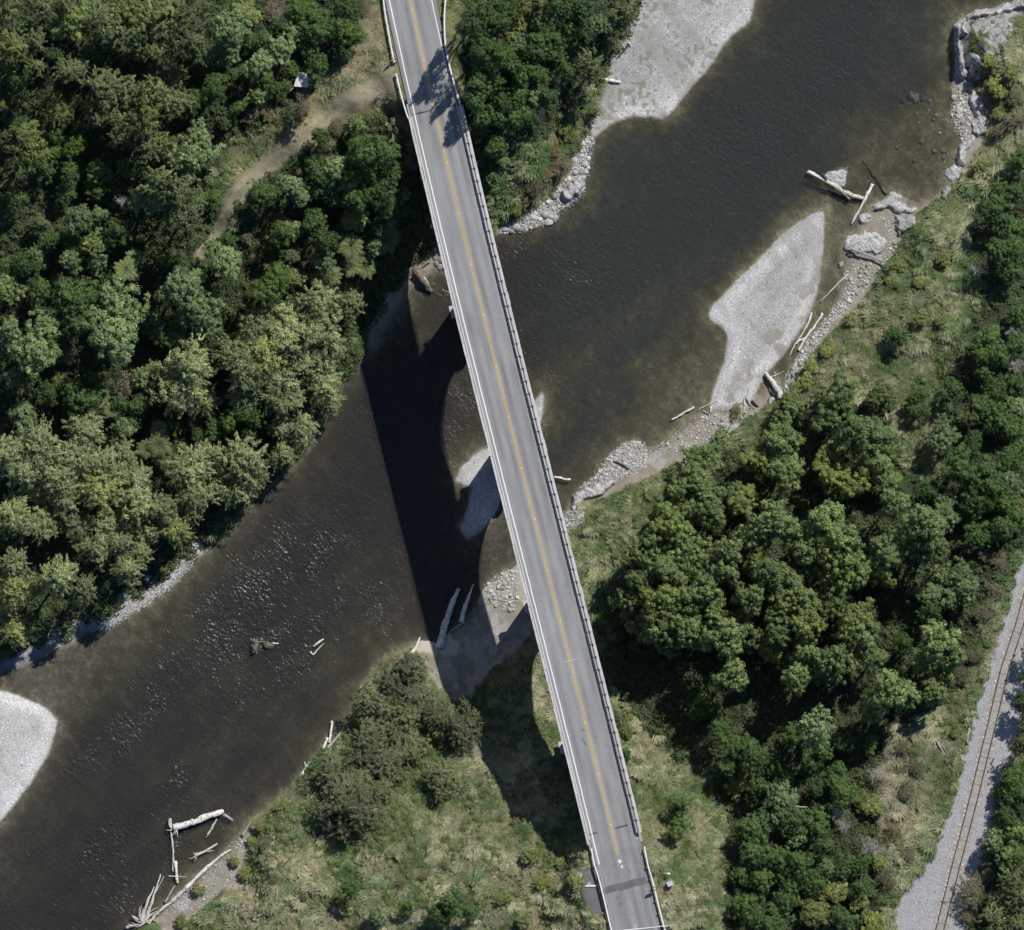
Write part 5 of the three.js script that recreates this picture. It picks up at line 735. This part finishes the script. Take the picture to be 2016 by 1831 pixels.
T('d', 674, 0, [30, 60, 90, 40, 200, 90, 20, 300, 60, 180, 890, 130, 230, 900, 100, 80, 850, 62, 200, 1120, 130, 80, 1180, 100, 250, 1200, 92, 150, 1030, 80, 300, 1010, 80, 330, 1230, 60, 180, 1330, 70, 60, 960, 70]);
T('g', 674, 0, [340, 1150, 60, 180, 1450, 72, 250, 1310, 60]);
T('y', 674, 0, [60, 1050, 120, 60, 1280, 100]);
T('g', 674, 0, [80, 730, 52], { tone: 3 });
T('w', 674, 0, [60, 1780, 95]);
// --- wood north-east of the bridge
T('d', 674, 0, [1160, 150, 85, 1260, 230, 90, 1410, 210, 72, 1160, 240, 90, 900, 330, 100, 970, 390, 80, 1120, 330, 90, 1240, 330, 80, 800, 500, 90, 900, 480, 80, 1140, 430, 80, 770, 600, 80, 850, 690, 100, 940, 610, 90, 1030, 560, 100, 1000, 680, 100, 890, 870, 80, 1080, 690, 80, 800, 760, 62, 1270, 30, 100, 1400, 70, 100, 1350, 150, 80, 1320, 420, 60, 1060, 440, 80, 1200, 560, 70, 820, 420, 70], { tall: 4 });
T('d', 674, 0, [748, 175, 78], { tone: 2, tall: 8 });
T('d', 674, 0, [785, 335, 58, 740, 105, 45], { tone: 2, tall: 10 });
T('d', 674, 0, [820, 240, 95, 880, 130, 105, 960, 50, 90], { tone: 2 });
T('g', 674, 0, [1040, 265, 95, 1150, 570, 95, 1510, 140, 70, 880, 1040, 55, 940, 950, 46, 1040, 460, 70]);
T('y', 674, 0, [1000, 140, 90, 1065, 95, 62], { tone: 3 });
T('y', 674, 0, [1020, 1215, 55, 1300, 740, 60, 1340, 800, 45]);
T('b', 674, 0, [940, 815, 65, 1140, 1080, 62, 1270, 950, 70, 1200, 1000, 60, 1250, 870, 55, 1080, 1150, 60]);
T('o', 674, 0, [1450, 410, 110, 1380, 600, 62, 1480, 640, 42, 1660, 60, 90, 1720, 10, 60, 1590, 110, 52, 1150, 30, 82], { tone: 0 });
T('o', 674, 0, [1060, 20, 80], { tone: 3 });
// --- right bank
const FX = 1342;
T('d', FX, 0, [1860, 1230, 110, 1980, 930, 72, 1890, 1460, 110, 1950, 1330, 85, 1940, 1600, 90, 1980, 1120, 80, 1870, 1100, 60, 1970, 1500, 80]);
T('y', FX, 0, [1800, 340, 55, 1860, 520, 80, 1870, 650, 62, 1930, 420, 60, 1780, 960, 60, 1530, 1500, 60, 1400, 1650, 55, 1290, 1550, 60, 1230, 1640, 45]);
T('b', FX, 0, [1950, 700, 65, 1960, 560, 55, 1880, 760, 45]);
T('d', FX, DY, [1250, 150, 62, 1390, 500, 80, 1400, 590, 70, 1600, 480, 82, 1800, 180, 100, 1750, 250, 90, 1850, 280, 100, 1780, 350, 82, 1830, 480, 85, 1750, 560, 100, 1850, 650, 110, 1700, 780, 90, 1620, 900, 112, 1790, 1010, 120, 1690, 1010, 100, 1450, 1080, 66, 1740, 1130, 130, 1870, 1130, 110, 1880, 1290, 90, 1740, 1310, 100, 1290, 160, 60, 1950, 200, 80, 1970, 450, 80, 1960, 700, 90, 1900, 900, 90, 1960, 820, 80, 1960, 1230, 80, 1980, 30, 80, 1650, 1200, 70]);
T('o', FX, DY, [1690, 640, 66], { tone: 3 });
T('g', FX, DY, [1960, 570, 72, 1530, 760, 90, 1520, 690, 72, 1540, 1130, 72, 1930, 1020, 82, 230, 740, 62, 1430, 1660, 90, 1500, 1560, 70, 1600, 1560, 90, 1560, 1700, 72, 1660, 1650, 82]);
T('b', FX, DY, [1880, 870, 65, 1830, 1640, 62, 1770, 1770, 62, 1860, 1480, 55, 1780, 1450, 50, 330, 600, 50]);
T('b', FX, DY, [1980, 1130, 42], { tone: 3 });
T('y', FX, DY, [1970, 60, 50, 760, 330, 60, 730, 430, 60, 860, 250, 55, 1000, 60, 50, 1400, 60, 60, 1530, 60, 60]);
T('m', FX, DY, [910, 520, 130, 870, 640, 120, 1050, 720, 165, 1190, 770, 110, 1170, 500, 85], { tone: 2 });
T('m', FX, DY, [650, 540, 110, 600, 650, 80, 560, 780, 130, 450, 860, 110, 590, 960, 130, 480, 930, 80, 860, 850, 100, 120, 880, 110, 60, 1000, 110, 150, 1060, 115, 300, 1080, 80, 200, 1200, 115, 350, 1120, 110, 80, 1180, 95, 1150, 930, 140, 1220, 1000, 90]);
T('m', FX, DY, [870, 960, 120, 990, 1010, 110], { tone: 3 });
T('m', FX, DY, [80, 1450, 120, 300, 1420, 110, 560, 1240, 140, 430, 1300, 110, 830, 1230, 140, 920, 1330, 130, 700, 1330, 110, 1220, 1130, 110, 1390, 1250, 130, 1500, 1230, 100, 1470, 1380, 110, 1330, 1350, 110, 1190, 1430, 110, 1050, 1560, 120, 1170, 1560, 90, 900, 1500, 130, 750, 1450, 130, 550, 1560, 150, 450, 1480, 100, 270, 1560, 110, 880, 1650, 120, 900, 1770, 110, 700, 1680, 130, 560, 1740, 110, 120, 1650, 120, 200, 1760, 125, 60, 1760, 100, 1060, 1760, 90, 400, 1680, 110], { tall: 3.9 });
T('d', FX, DY, [1450, 1780, 80, 220, 1300, 52]);
T('m', 674, DY, [1700, 1430, 90, 1800, 1370, 100, 1900, 1260, 110, 1850, 1510, 120, 1740, 1610, 110, 1690, 1730, 100, 1850, 1690, 130, 1950, 1600, 120, 1960, 1450, 110, 1980, 1330, 100, 1920, 1790, 110, 1790, 1790, 110, 1990, 1710, 110], { tall: 4.2 });
T('m', 674, DY, [1900, 1170, 85, 1960, 1080, 90, 1860, 1340, 80], { tone: 1, tall: 2.6 });
T('m', 674, 1215.3, [1720, 60, 80, 1810, 60, 115, 1900, 110, 110, 1980, 60, 110, 1940, 190, 60], { tall: 4.2 });
const IY = 1215.3;
T('m', FX, IY, [80, 80, 110, 240, 100, 130, 350, 80, 100, 560, 80, 120, 700, 60, 120, 560, 200, 110, 740, 230, 120, 890, 260, 120, 650, 330, 110, 1050, 150, 140, 1000, 60, 110, 1130, 230, 90, 1190, 420, 140, 1140, 530, 100, 1480, 430, 90, 1500, 160, 130, 1580, 220, 100, 1400, 260, 90, 1530, 330, 80, 440, 130, 90, 820, 340, 80], { tall: 3.9 });
T('m', FX, IY, [280, 330, 116, 1330, 440, 110], { tone: 1, tall: 3.9 });
T('g', FX, IY, [770, 640, 122], { tone: 1, tall: 3.9 });
T('d', FX, IY, [1290, 160, 70, 330, 750, 110, 220, 680, 90, 430, 820, 110, 270, 870, 82, 540, 880, 72, 460, 1000, 82, 780, 990, 66, 760, 860, 62, 900, 960, 72, 960, 1030, 90, 910, 900, 60, 430, 1220, 130, 680, 1200, 100, 790, 1210, 90, 420, 1350, 120, 560, 1420, 100, 700, 1430, 100, 830, 1340, 62, 340, 1510, 72, 480, 1520, 90, 640, 1540, 90, 780, 1560, 82, 950, 1450, 90, 1040, 1430, 72, 500, 1760, 110, 600, 1660, 90, 930, 1750, 82, 1050, 1570, 62, 640, 700, 70, 830, 780, 70, 950, 740, 70, 1100, 740, 70, 90, 540, 70, 180, 540, 60]);
T('d', FX, IY, [380, 1690, 112], { tone: 3 });
T('y', FX, IY, [350, 960, 95, 1060, 1085, 82, 1130, 1120, 82, 1150, 1440, 62, 1040, 1660, 72, 1130, 1790, 82, 900, 1600, 100, 770, 1730, 118, 1850, 1030, 52, 1600, 680, 40]);
T('g', FX, IY, [590, 1020, 110, 560, 1130, 110, 680, 1290, 62, 860, 1480, 60]);
T('b', FX, IY, [130, 800, 46, 1290, 760, 55, 1250, 1250, 55, 1200, 1530, 60, 1330, 1400, 50, 1700, 1600, 100, 1680, 1740, 70, 1640, 330, 70, 1700, 230, 55, 1300, 1010, 60, 1380, 900, 50]);
T('o', FX, IY, [1980, 730, 62, 1930, 1560, 100, 1980, 1640, 100, 1850, 1770, 110, 1950, 1780, 100, 1900, 1640, 80]);
T('d', FX, IY, [1960, 950, 82, 1970, 1050, 90, 1900, 1180, 90, 1900, 920, 52, 1970, 1400, 80, 2040, 500, 90, 2050, 350, 90, 2040, 200, 80, 2080, 620, 90]);
T('m', FX, IY, [1960, 1270, 90, 1900, 1400, 82]);
T('g', FX, IY, [1820, 1300, 80], { tone: 1 });
// --- scrubby point and grass south of the river
const HX = 674;
T('s', HX, IY, [390, 310, 125, 260, 390, 122, 450, 450, 112, 200, 500, 112, 400, 560, 122, 560, 560, 95, 700, 660, 132, 600, 700, 92, 270, 830, 132, 120, 770, 132, 600, 930, 112, 600, 1030, 72, 80, 950, 132, 100, 1130, 140, -40, 1030, 140, -90, 900, 112, 30, 1230, 100, -110, 1150, 100, 170, 640, 90, 330, 680, 90]);
T('s', HX, IY, [420, 760, 102, 240, 1010, 82, 340, 600, 70], { tone: 1 });
T('g', HX, IY, [730, 520, 52, 1620, 580, 52, 200, 1750, 62]);
T('b', HX, IY, [490, 1510, 42, 600, 1460, 46, 1030, 1190, 46, 330, 1560, 40, 700, 1650, 50]);
T('d', HX, IY, [640, 1650, 100, 570, 1720, 82, 760, 1720, 62, 1660, 800, 42, 1970, 1110, 72, 1960, 1230, 82, 50, 1600, 60, 380, 1700, 55]);
T('y', HX, IY, [1100, 1380, 62, 1190, 1540, 66, 1360, 1530, 60, 1280, 1430, 48, 1240, 1250, 34, 1670, 680, 56, 1680, 590, 36, 20, 1720, 50, 950, 1640, 55, 1060, 1760, 55]);
T('y', 0, IY, [1360, 1430, 40, 1420, 1500, 48, 1520, 1230, 30, 1460, 1310, 36, 1150, 1600, 45, 1050, 1800, 50, 1640, 1110, 55]);
T('b', 0, IY, [1550, 1350, 50, 1600, 1540, 40, 1780, 1640, 40]);

// --- tree ferns: arching fronds from a short trunk
function fernCrown(seed) {
  const R = rng(seed), L = leafSet(), n = 15;
  for (let i = 0; i < n; i++) {
    const a = i / n * 6.28 + R() * 0.25, len = lerp(0.85, 1.1, R()), ca = cos(a), sa = sin(a), t0 = lerp(.85, 1.15, R());
    for (let k = 1; k <= 15; k++) {
      const t = k / 15, x = ca * len * t, z = sa * len * t, y = 0.42 * sin(t * 2.5) - 0.28 * t * t, w = 0.21 * sin(PI * min(1, t * 0.93 + 0.07)) ** 0.7, c = mixc([.12, .17, .06], [.23, .29, .12], R() * .7 + .3 * t).map((v) => v * t0);
      for (const s of [-1, 1]) { const px = -sa * s, pz = ca * s; leaf(L, x + px * w * 0.55, y - 0.03, z + pz * w * 0.55, px * .25 + (R() - .5) * .2, 1, pz * .25, px + ca * 0.35, -0.25, pz + sa * 0.35, w * 0.62, 0.042, c); }
    }
    leaf(L, ca * len * .5, .36, sa * len * .5, 0, 1, 0, ca, 0, sa, len * .5, .012, [.1, .09, .04]);
  }
  return leafGeo(L);
}
const fernGeo = [fernCrown(1), fernCrown(2)], fernTrunk = limb([[0, -0.1, 0], [0.02, 0.5, 0.01], [0, 1.0, 0]], 0.13, 0.1, 3, 7), fernBark = std(.08, .06, .04);
function fern(px, py, r, tone = 0, h = 1.7) {
  const q = rng(plantN++ * 77 + 5), x = X(px), z = Z(py), t = thing('tree_fern', '-', 'tree fern', [x, gy(x, z), z], q() * 6.28), H = h * r + 0.3;
  const c = part('fronds', fernGeo[floor(q() * 2)], leafMat('f', tone), t), tr = part('trunk', fernTrunk, fernBark, t); c.position.y = H; c.scale.setScalar(r); tr.scale.set(1, H + 0.1, 1);
  plantList.push({ t, kind: 'f', px, py, r, tone });
}
SP.f = { look: 'bright tree fern' };
const F = (ox, oy, list, tone, h) => { for (let i = 0; i < list.length; i += 3) fern(ox + list[i] * 0.3364, oy + list[i + 1] * 0.3364, list[i + 2] * 0.3364 / S, tone, h); };
F(0, 0, [740, 1580, 82, 790, 1510, 62, 1160, 1620, 58], 1, 2.6);
F(0, 0, [1940, 1610, 70, 1860, 1640, 60], 0, 2.2);
F(0, DY, [600, 510, 48, 650, 590, 58, 900, 350, 56, 930, 700, 60], 0, 2.4);
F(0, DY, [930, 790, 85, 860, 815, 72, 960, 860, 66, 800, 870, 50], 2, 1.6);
F(674, 0, [260, 1400, 92, 50, 1440, 90, 130, 1560, 82, 50, 1560, 70, 290, 1380, 60, 100, 1490, 60], 0, 1.8);

// --- bare dead trees
function deadShape(seed) { // bare crown: limbs that fork into fine twigs
  const R = rng(seed), g = [limb([[0, -0.1, 0], [.02, .3, 0], [0, .6, 0.03]], 0.06, 0.035, seed, 5)];
  for (let i = 0; i < 16; i++) {
    const a = R() * 6.28, h = 0.2 + 0.4 * R(), l = lerp(0.25, 0.75, R()), up = .2 + .5 * R(), b = a + (R() - .5), ex = cos(b) * l, ez = sin(b) * l, ey = h + up;
    g.push(limb([[0, h, 0], [cos(a) * l * .5, h + up * .7, sin(a) * l * .5], [ex, ey, ez]], 0.022, 0.01, seed + i, 4));
    for (let k = 0; k < 9; k++) { const t = .3 + .7 * R(), c = R() * 6.28, q = .14 + .22 * R(); g.push(limb([[ex * t, h + up * (.3 + .7 * t), ez * t], [ex * t + cos(c) * q * .5, h + up * (.35 + .7 * t) + .08, ez * t + sin(c) * q * .5], [ex * t + cos(c + .5) * q, h + up * (.4 + .7 * t) + .12 * R(), ez * t + sin(c + .5) * q]], 0.008, 0.004, seed + i + k, 3)); }
  }
  return mergeGeometries(g);
}
const deadGeo = [deadShape(4), deadShape(9)], deadMat = std(.36, .34, .32), deadDark = std(.2, .17, .15);
SP.k = { look: 'bare grey dead tree' };
function dead(px, py, r, dark, lift = 0) { const q = rng(plantN++ * 37 + 5), x = X(px), z = Z(py), t = thing('dead_tree', '-', 'dead tree', [x, gy(x, z) + lift, z], q() * 6.28); const m = part('branches', deadGeo[floor(q() * 2)], dark ? deadDark : deadMat, t); m.scale.set(r * 1.15, r * 1.5, r * 1.15); plantList.push({ t, kind: 'k', px, py, r, tone: dark ? 2 : 0 }); }
const K = (ox, oy, list, dark, lift) => { for (let i = 0; i < list.length; i += 3) dead(ox + list[i] * 0.3364, oy + list[i + 1] * 0.3364, list[i + 2] * 0.3364 / S, dark, lift); };
K(FX, IY, [1130, 920, 65, 910, 1150, 66, 950, 1215, 60, 1100, 1345, 88], 0, 0.6);
K(FX, DY, [1940, 130, 60, 1960, 330, 62], 0, 1.2);
K(FX, 0, [1730, 1580, 62], 0, 0);
K(0, 0, [720, 1180, 55], 0, 2.5);
K(0, DY, [1130, 655, 62, 1890, 330, 70], 1, 1);
K(674, 0, [225, 560, 45], 0, 0);
K(674, 0, [860, 380, 35, 905, 440, 40], 0, 3);

// --- labels: each plant is told apart by its kind, tone and size, where it stands, and its order there
const inPoly = (k, p) => sd(k, X(p.px), Z(p.py)) > 0;
function place(p) {
  const { px, py } = p, o = roadOff(px, py);
  if (o < -3.3 && py < 700 && !inPoly('nw', p) && px > 560) return px > 700 && py > 170 ? 'between track and bridge' : 'on the clearing';
  if (px > 1900 && py > 1230) return 'right of the railway';
  if (o < 0 && py < 720 && (py - 200) < (800 - px) * 1.02 + 0) { const row = py < 140 ? 'top' : py < 270 ? 'upper' : py < 420 ? 'middle' : py < 560 ? 'lower' : 'bottom', col = px < 140 ? 'far left' : px < 270 ? 'left' : px < 400 ? 'central' : 'right'; return `in ${row} ${col} upper forest`; }
  if (o < 0 && py < 720 && px > 390 && py - 200 >= (800 - px) * 1.02) return py < 420 ? 'below the track near the bridge' : px > 690 ? 'above the shaded bank' : px > 560 ? 'below the track among ferns' : 'at the foot of the track';
  if (o < 0 && py < 1330 && px < 740) { const row = py < 700 ? 'top' : py < 800 ? 'upper' : py < 900 ? 'middle' : py < 1010 ? 'lower' : 'bottom', col = px < 120 ? 'far left' : px < 240 ? 'left' : px < 370 ? 'central' : px < 500 ? 'right' : 'riverside'; return `in ${row} ${col} willow belt`; }
  if (o < 0) return py < 1500 ? 'on the scrubby point' : px < 640 ? 'by the lower river bank' : py < 1640 && px < 900 ? 'behind the scrubby point' : px > 950 ? 'left of the road end' : 'on the bottom grass slope';
  if (py < 470 && px < 1300) return py < 90 ? 'at the top right of the road' : py < 170 ? 'in upper right roadside wood' : py < 270 ? 'in lower right roadside wood' : 'on the slope to the north point';
  if (px > 1860 && py < 330) return 'on the upper right cliff';
  if (px > 1850) return py < 560 ? 'at the upper right edge' : py < 730 ? 'in the upper right belt' : py < 880 ? 'in the middle right belt' : py < 1080 ? 'in the lower right belt' : 'beside the railway ballast';
  if (py < 760) return 'on the right bank grass';
  if (px < 1300 && py > 1380) return 'right of the south bridge end';
  if (py < 1420) { const row = py < 840 ? 'top' : py < 960 ? 'upper' : py < 1080 ? 'middle' : py < 1200 ? 'lower' : py < 1310 ? 'bottom' : 'front', col = px < 1360 ? 'left' : px < 1480 ? 'inner left' : px < 1600 ? 'central' : px < 1720 ? 'inner right' : 'right'; return `in ${row} ${col} leafy wood`; }
  { const row = py < 1520 ? 'top' : py < 1620 ? 'upper' : py < 1720 ? 'lower' : 'bottom', col = px < 1480 ? 'left' : px < 1600 ? 'central' : px < 1720 ? 'inner right' : 'right'; return `in ${row} ${col} dark wood`; }
}
const sets = {};
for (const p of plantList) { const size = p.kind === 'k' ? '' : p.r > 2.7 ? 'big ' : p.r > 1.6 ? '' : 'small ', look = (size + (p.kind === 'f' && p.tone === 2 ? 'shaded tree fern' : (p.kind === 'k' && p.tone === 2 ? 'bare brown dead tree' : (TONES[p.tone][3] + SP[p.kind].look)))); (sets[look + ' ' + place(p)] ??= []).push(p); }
const ORD = ['first', 'second', 'third', 'fourth', 'fifth', 'sixth', 'seventh', 'eighth', 'ninth', 'tenth', 'eleventh', 'twelfth'];
for (const k in sets) { const s = sets[k]; s.sort((a, b) => a.px - b.px); s.forEach((p, i) => { p.t.userData.label = s.length === 1 ? k : s.length === 2 ? `${k}, the ${i ? 'right' : 'left'} of two` : `${k}, ${ORD[i] ?? i + 1} from the left`; }); }

// ---------------------------------------------------------------- undergrowth and grass (nobody could count these)
{
  const L = leafSet(), R = rng(3); for (let i = 0; i < 60; i++) { const a = R() * 6.28, e = R() * 1.5, q = lerp(.4, 1, R()), t = lerp(.6, 1.3, R()), nx = cos(a) * cos(e), ny = sin(e), nz = sin(a) * cos(e); leaf(L, nx * q, ny * q * .7, nz * q, nx + R() - .5, ny + .5, nz + R() - .5, R() - .5, R() * .4 - .2, R() - .5, .2 * lerp(.7, 1.3, R()), .11, [.05 * t, .075 * t, .025 * t]); }
  const g = leafGeo(L), n = 15000, im = new THREE.InstancedMesh(g, new THREE.MeshStandardMaterial({ vertexColors: true, side: THREE.DoubleSide, roughness: 0.85 }), n), M = new THREE.Object3D(), c = new THREE.Color(); let k = 0, tr = 0;
  while (k < n && tr++ < n * 8) { const x = lerp(GX0, GX0 + GW, R()), z = lerp(GZ0, GZ0 + GH, R()), f = forestSd(x, z) + (fbm(x * .8, z * .8, 2) - .5) * 1.5; if (f < 0.1 || gd(x, z) < 0.6 || abs(roadOff(PX(x), PY(z))) < 4.6 || sd('ballast', x, z) > -0.5) continue; const s = lerp(.5, 1.35, R()); M.position.set(x, gy(x, z) - .1, z); M.rotation.set(0, R() * 6.28, 0); M.scale.set(s, s * lerp(.6, 1.2, R()), s); M.updateMatrix(); im.setMatrixAt(k, M.matrix); const v = lerp(.6, 1.3, R()); im.setColorAt(k, c.setRGB(v, v, v * .9)); k++; }
  im.count = k; im.name = 'undergrowth'; tag(im, 'dark undergrowth between the forest trees', 'undergrowth', null, 'stuff'); im.castShadow = im.receiveShadow = true; scene.add(im);
}
{
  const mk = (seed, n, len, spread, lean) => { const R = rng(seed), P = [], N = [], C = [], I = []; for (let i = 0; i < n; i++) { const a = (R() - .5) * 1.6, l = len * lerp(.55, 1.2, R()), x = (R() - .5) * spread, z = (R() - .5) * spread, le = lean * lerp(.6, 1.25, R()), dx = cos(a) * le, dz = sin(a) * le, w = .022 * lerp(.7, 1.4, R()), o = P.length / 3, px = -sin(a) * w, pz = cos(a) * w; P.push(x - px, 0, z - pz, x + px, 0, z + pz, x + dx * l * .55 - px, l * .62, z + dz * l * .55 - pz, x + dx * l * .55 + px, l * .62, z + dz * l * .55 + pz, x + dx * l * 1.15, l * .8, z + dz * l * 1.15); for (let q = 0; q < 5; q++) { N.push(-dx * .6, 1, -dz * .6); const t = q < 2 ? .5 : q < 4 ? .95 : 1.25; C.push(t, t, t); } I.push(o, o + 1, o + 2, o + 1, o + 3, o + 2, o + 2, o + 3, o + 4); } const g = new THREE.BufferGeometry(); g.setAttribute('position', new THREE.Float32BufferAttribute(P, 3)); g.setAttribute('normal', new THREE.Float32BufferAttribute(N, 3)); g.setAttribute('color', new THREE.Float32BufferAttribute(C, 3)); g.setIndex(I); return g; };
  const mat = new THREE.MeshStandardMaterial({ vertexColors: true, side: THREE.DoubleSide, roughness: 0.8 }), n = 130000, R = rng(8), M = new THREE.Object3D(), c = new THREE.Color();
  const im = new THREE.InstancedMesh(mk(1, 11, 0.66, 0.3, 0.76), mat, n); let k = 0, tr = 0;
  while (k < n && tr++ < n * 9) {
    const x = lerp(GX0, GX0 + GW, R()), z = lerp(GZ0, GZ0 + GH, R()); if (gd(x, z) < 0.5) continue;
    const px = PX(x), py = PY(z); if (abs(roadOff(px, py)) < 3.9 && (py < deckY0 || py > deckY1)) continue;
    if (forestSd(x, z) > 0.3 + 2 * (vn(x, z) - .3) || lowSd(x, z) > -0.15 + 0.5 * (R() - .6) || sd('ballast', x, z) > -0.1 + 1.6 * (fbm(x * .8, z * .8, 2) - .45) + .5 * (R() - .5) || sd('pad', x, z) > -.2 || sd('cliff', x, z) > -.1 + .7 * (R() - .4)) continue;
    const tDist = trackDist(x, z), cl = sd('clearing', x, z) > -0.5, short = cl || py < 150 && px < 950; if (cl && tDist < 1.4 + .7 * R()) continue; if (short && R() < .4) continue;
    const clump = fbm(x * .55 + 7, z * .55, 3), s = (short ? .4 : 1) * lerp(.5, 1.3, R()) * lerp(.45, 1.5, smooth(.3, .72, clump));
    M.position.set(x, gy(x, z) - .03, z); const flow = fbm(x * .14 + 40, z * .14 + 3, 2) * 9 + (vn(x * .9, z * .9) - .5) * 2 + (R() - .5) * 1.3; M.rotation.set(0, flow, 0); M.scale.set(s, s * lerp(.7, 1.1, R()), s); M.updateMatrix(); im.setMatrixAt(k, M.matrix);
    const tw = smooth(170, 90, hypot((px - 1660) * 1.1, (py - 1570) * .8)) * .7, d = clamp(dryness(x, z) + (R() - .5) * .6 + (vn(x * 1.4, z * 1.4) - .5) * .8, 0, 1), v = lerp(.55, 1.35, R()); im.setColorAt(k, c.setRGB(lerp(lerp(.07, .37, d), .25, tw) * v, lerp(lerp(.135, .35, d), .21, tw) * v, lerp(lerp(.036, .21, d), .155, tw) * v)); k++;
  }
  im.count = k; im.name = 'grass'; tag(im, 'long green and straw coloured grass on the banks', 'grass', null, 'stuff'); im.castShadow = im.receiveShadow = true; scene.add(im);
  console.log('grass', k, 'plants', plantList.length);
}

{
  const L = leafSet(), R = rng(13); for (let i = 0; i < 70; i++) { const a = R() * 6.28, e = R() * 1.5, q = lerp(.35, 1, R()), t = lerp(.6, 1.35, R()), nx = cos(a) * cos(e), ny = sin(e), nz = sin(a) * cos(e); leaf(L, nx * q, ny * q * .75, nz * q, nx * .8 + (R() - .5) * .6, ny + .4, nz * .8 + (R() - .5) * .6, R() - .5, R() * .4 - .1, R() - .5, .17 * lerp(.7, 1.4, R()), .075, [t, t, t]); }
  const n = 14000, im = new THREE.InstancedMesh(leafGeo(L), new THREE.MeshStandardMaterial({ vertexColors: true, side: THREE.DoubleSide, roughness: 0.85 }), n), M = new THREE.Object3D(), c = new THREE.Color(); let k = 0, tr = 0;
  while (k < n && tr++ < n * 12) {
    const x = lerp(GX0, GX0 + GW, R()), z = lerp(GZ0, GZ0 + GH, R()), px = PX(x), py = PY(z); if (gd(x, z) < 0.9 || abs(roadOff(px, py)) < 4.6 || forestSd(x, z) > 0.6 || lowSd(x, z) > -0.2 || sd('ballast', x, z) > -0.2 || sd('pad', x, z) > -.3 || trackDist(x, z) < 1.6 && sd('clearing', x, z) > -1) continue;
    const cl = sd('clearing', x, z) > -.8, dens = fbm(x * .42 + 80, z * .42 + 12, 4); if (dens < lerp(.4, .56, R()) || cl && R() < .8) continue;
    const s = lerp(.18, .72, R() ** 1.6) * (cl ? .6 : 1) * lerp(.8, 1.5, smooth(.5, .75, dens)); M.position.set(x, gy(x, z) - .03, z); M.rotation.set(0, R() * 6.28, 0); M.scale.set(s, s * lerp(.7, 1.3, R()), s); M.updateMatrix(); im.setMatrixAt(k, M.matrix);
    const v = lerp(.6, 1.25, R()), dry = dryness(x, z), brown = hypot(px - 1660, py - 1560) < 150 ? .75 : R() < .12 * dry ? .8 : 0, y = R(); im.setColorAt(k, c.setRGB(lerp(lerp(.06, .13, y), .17, brown) * v, lerp(lerp(.1, .165, y), .145, brown) * v, lerp(lerp(.028, .05, y), .09, brown) * v)); k++;
  }
  im.count = k; im.name = 'low_scrub'; tag(im, 'low green scrub scattered through the bank grass', 'undergrowth', null, 'stuff'); im.castShadow = im.receiveShadow = true; scene.add(im);
}
renderer.render(scene, camera);
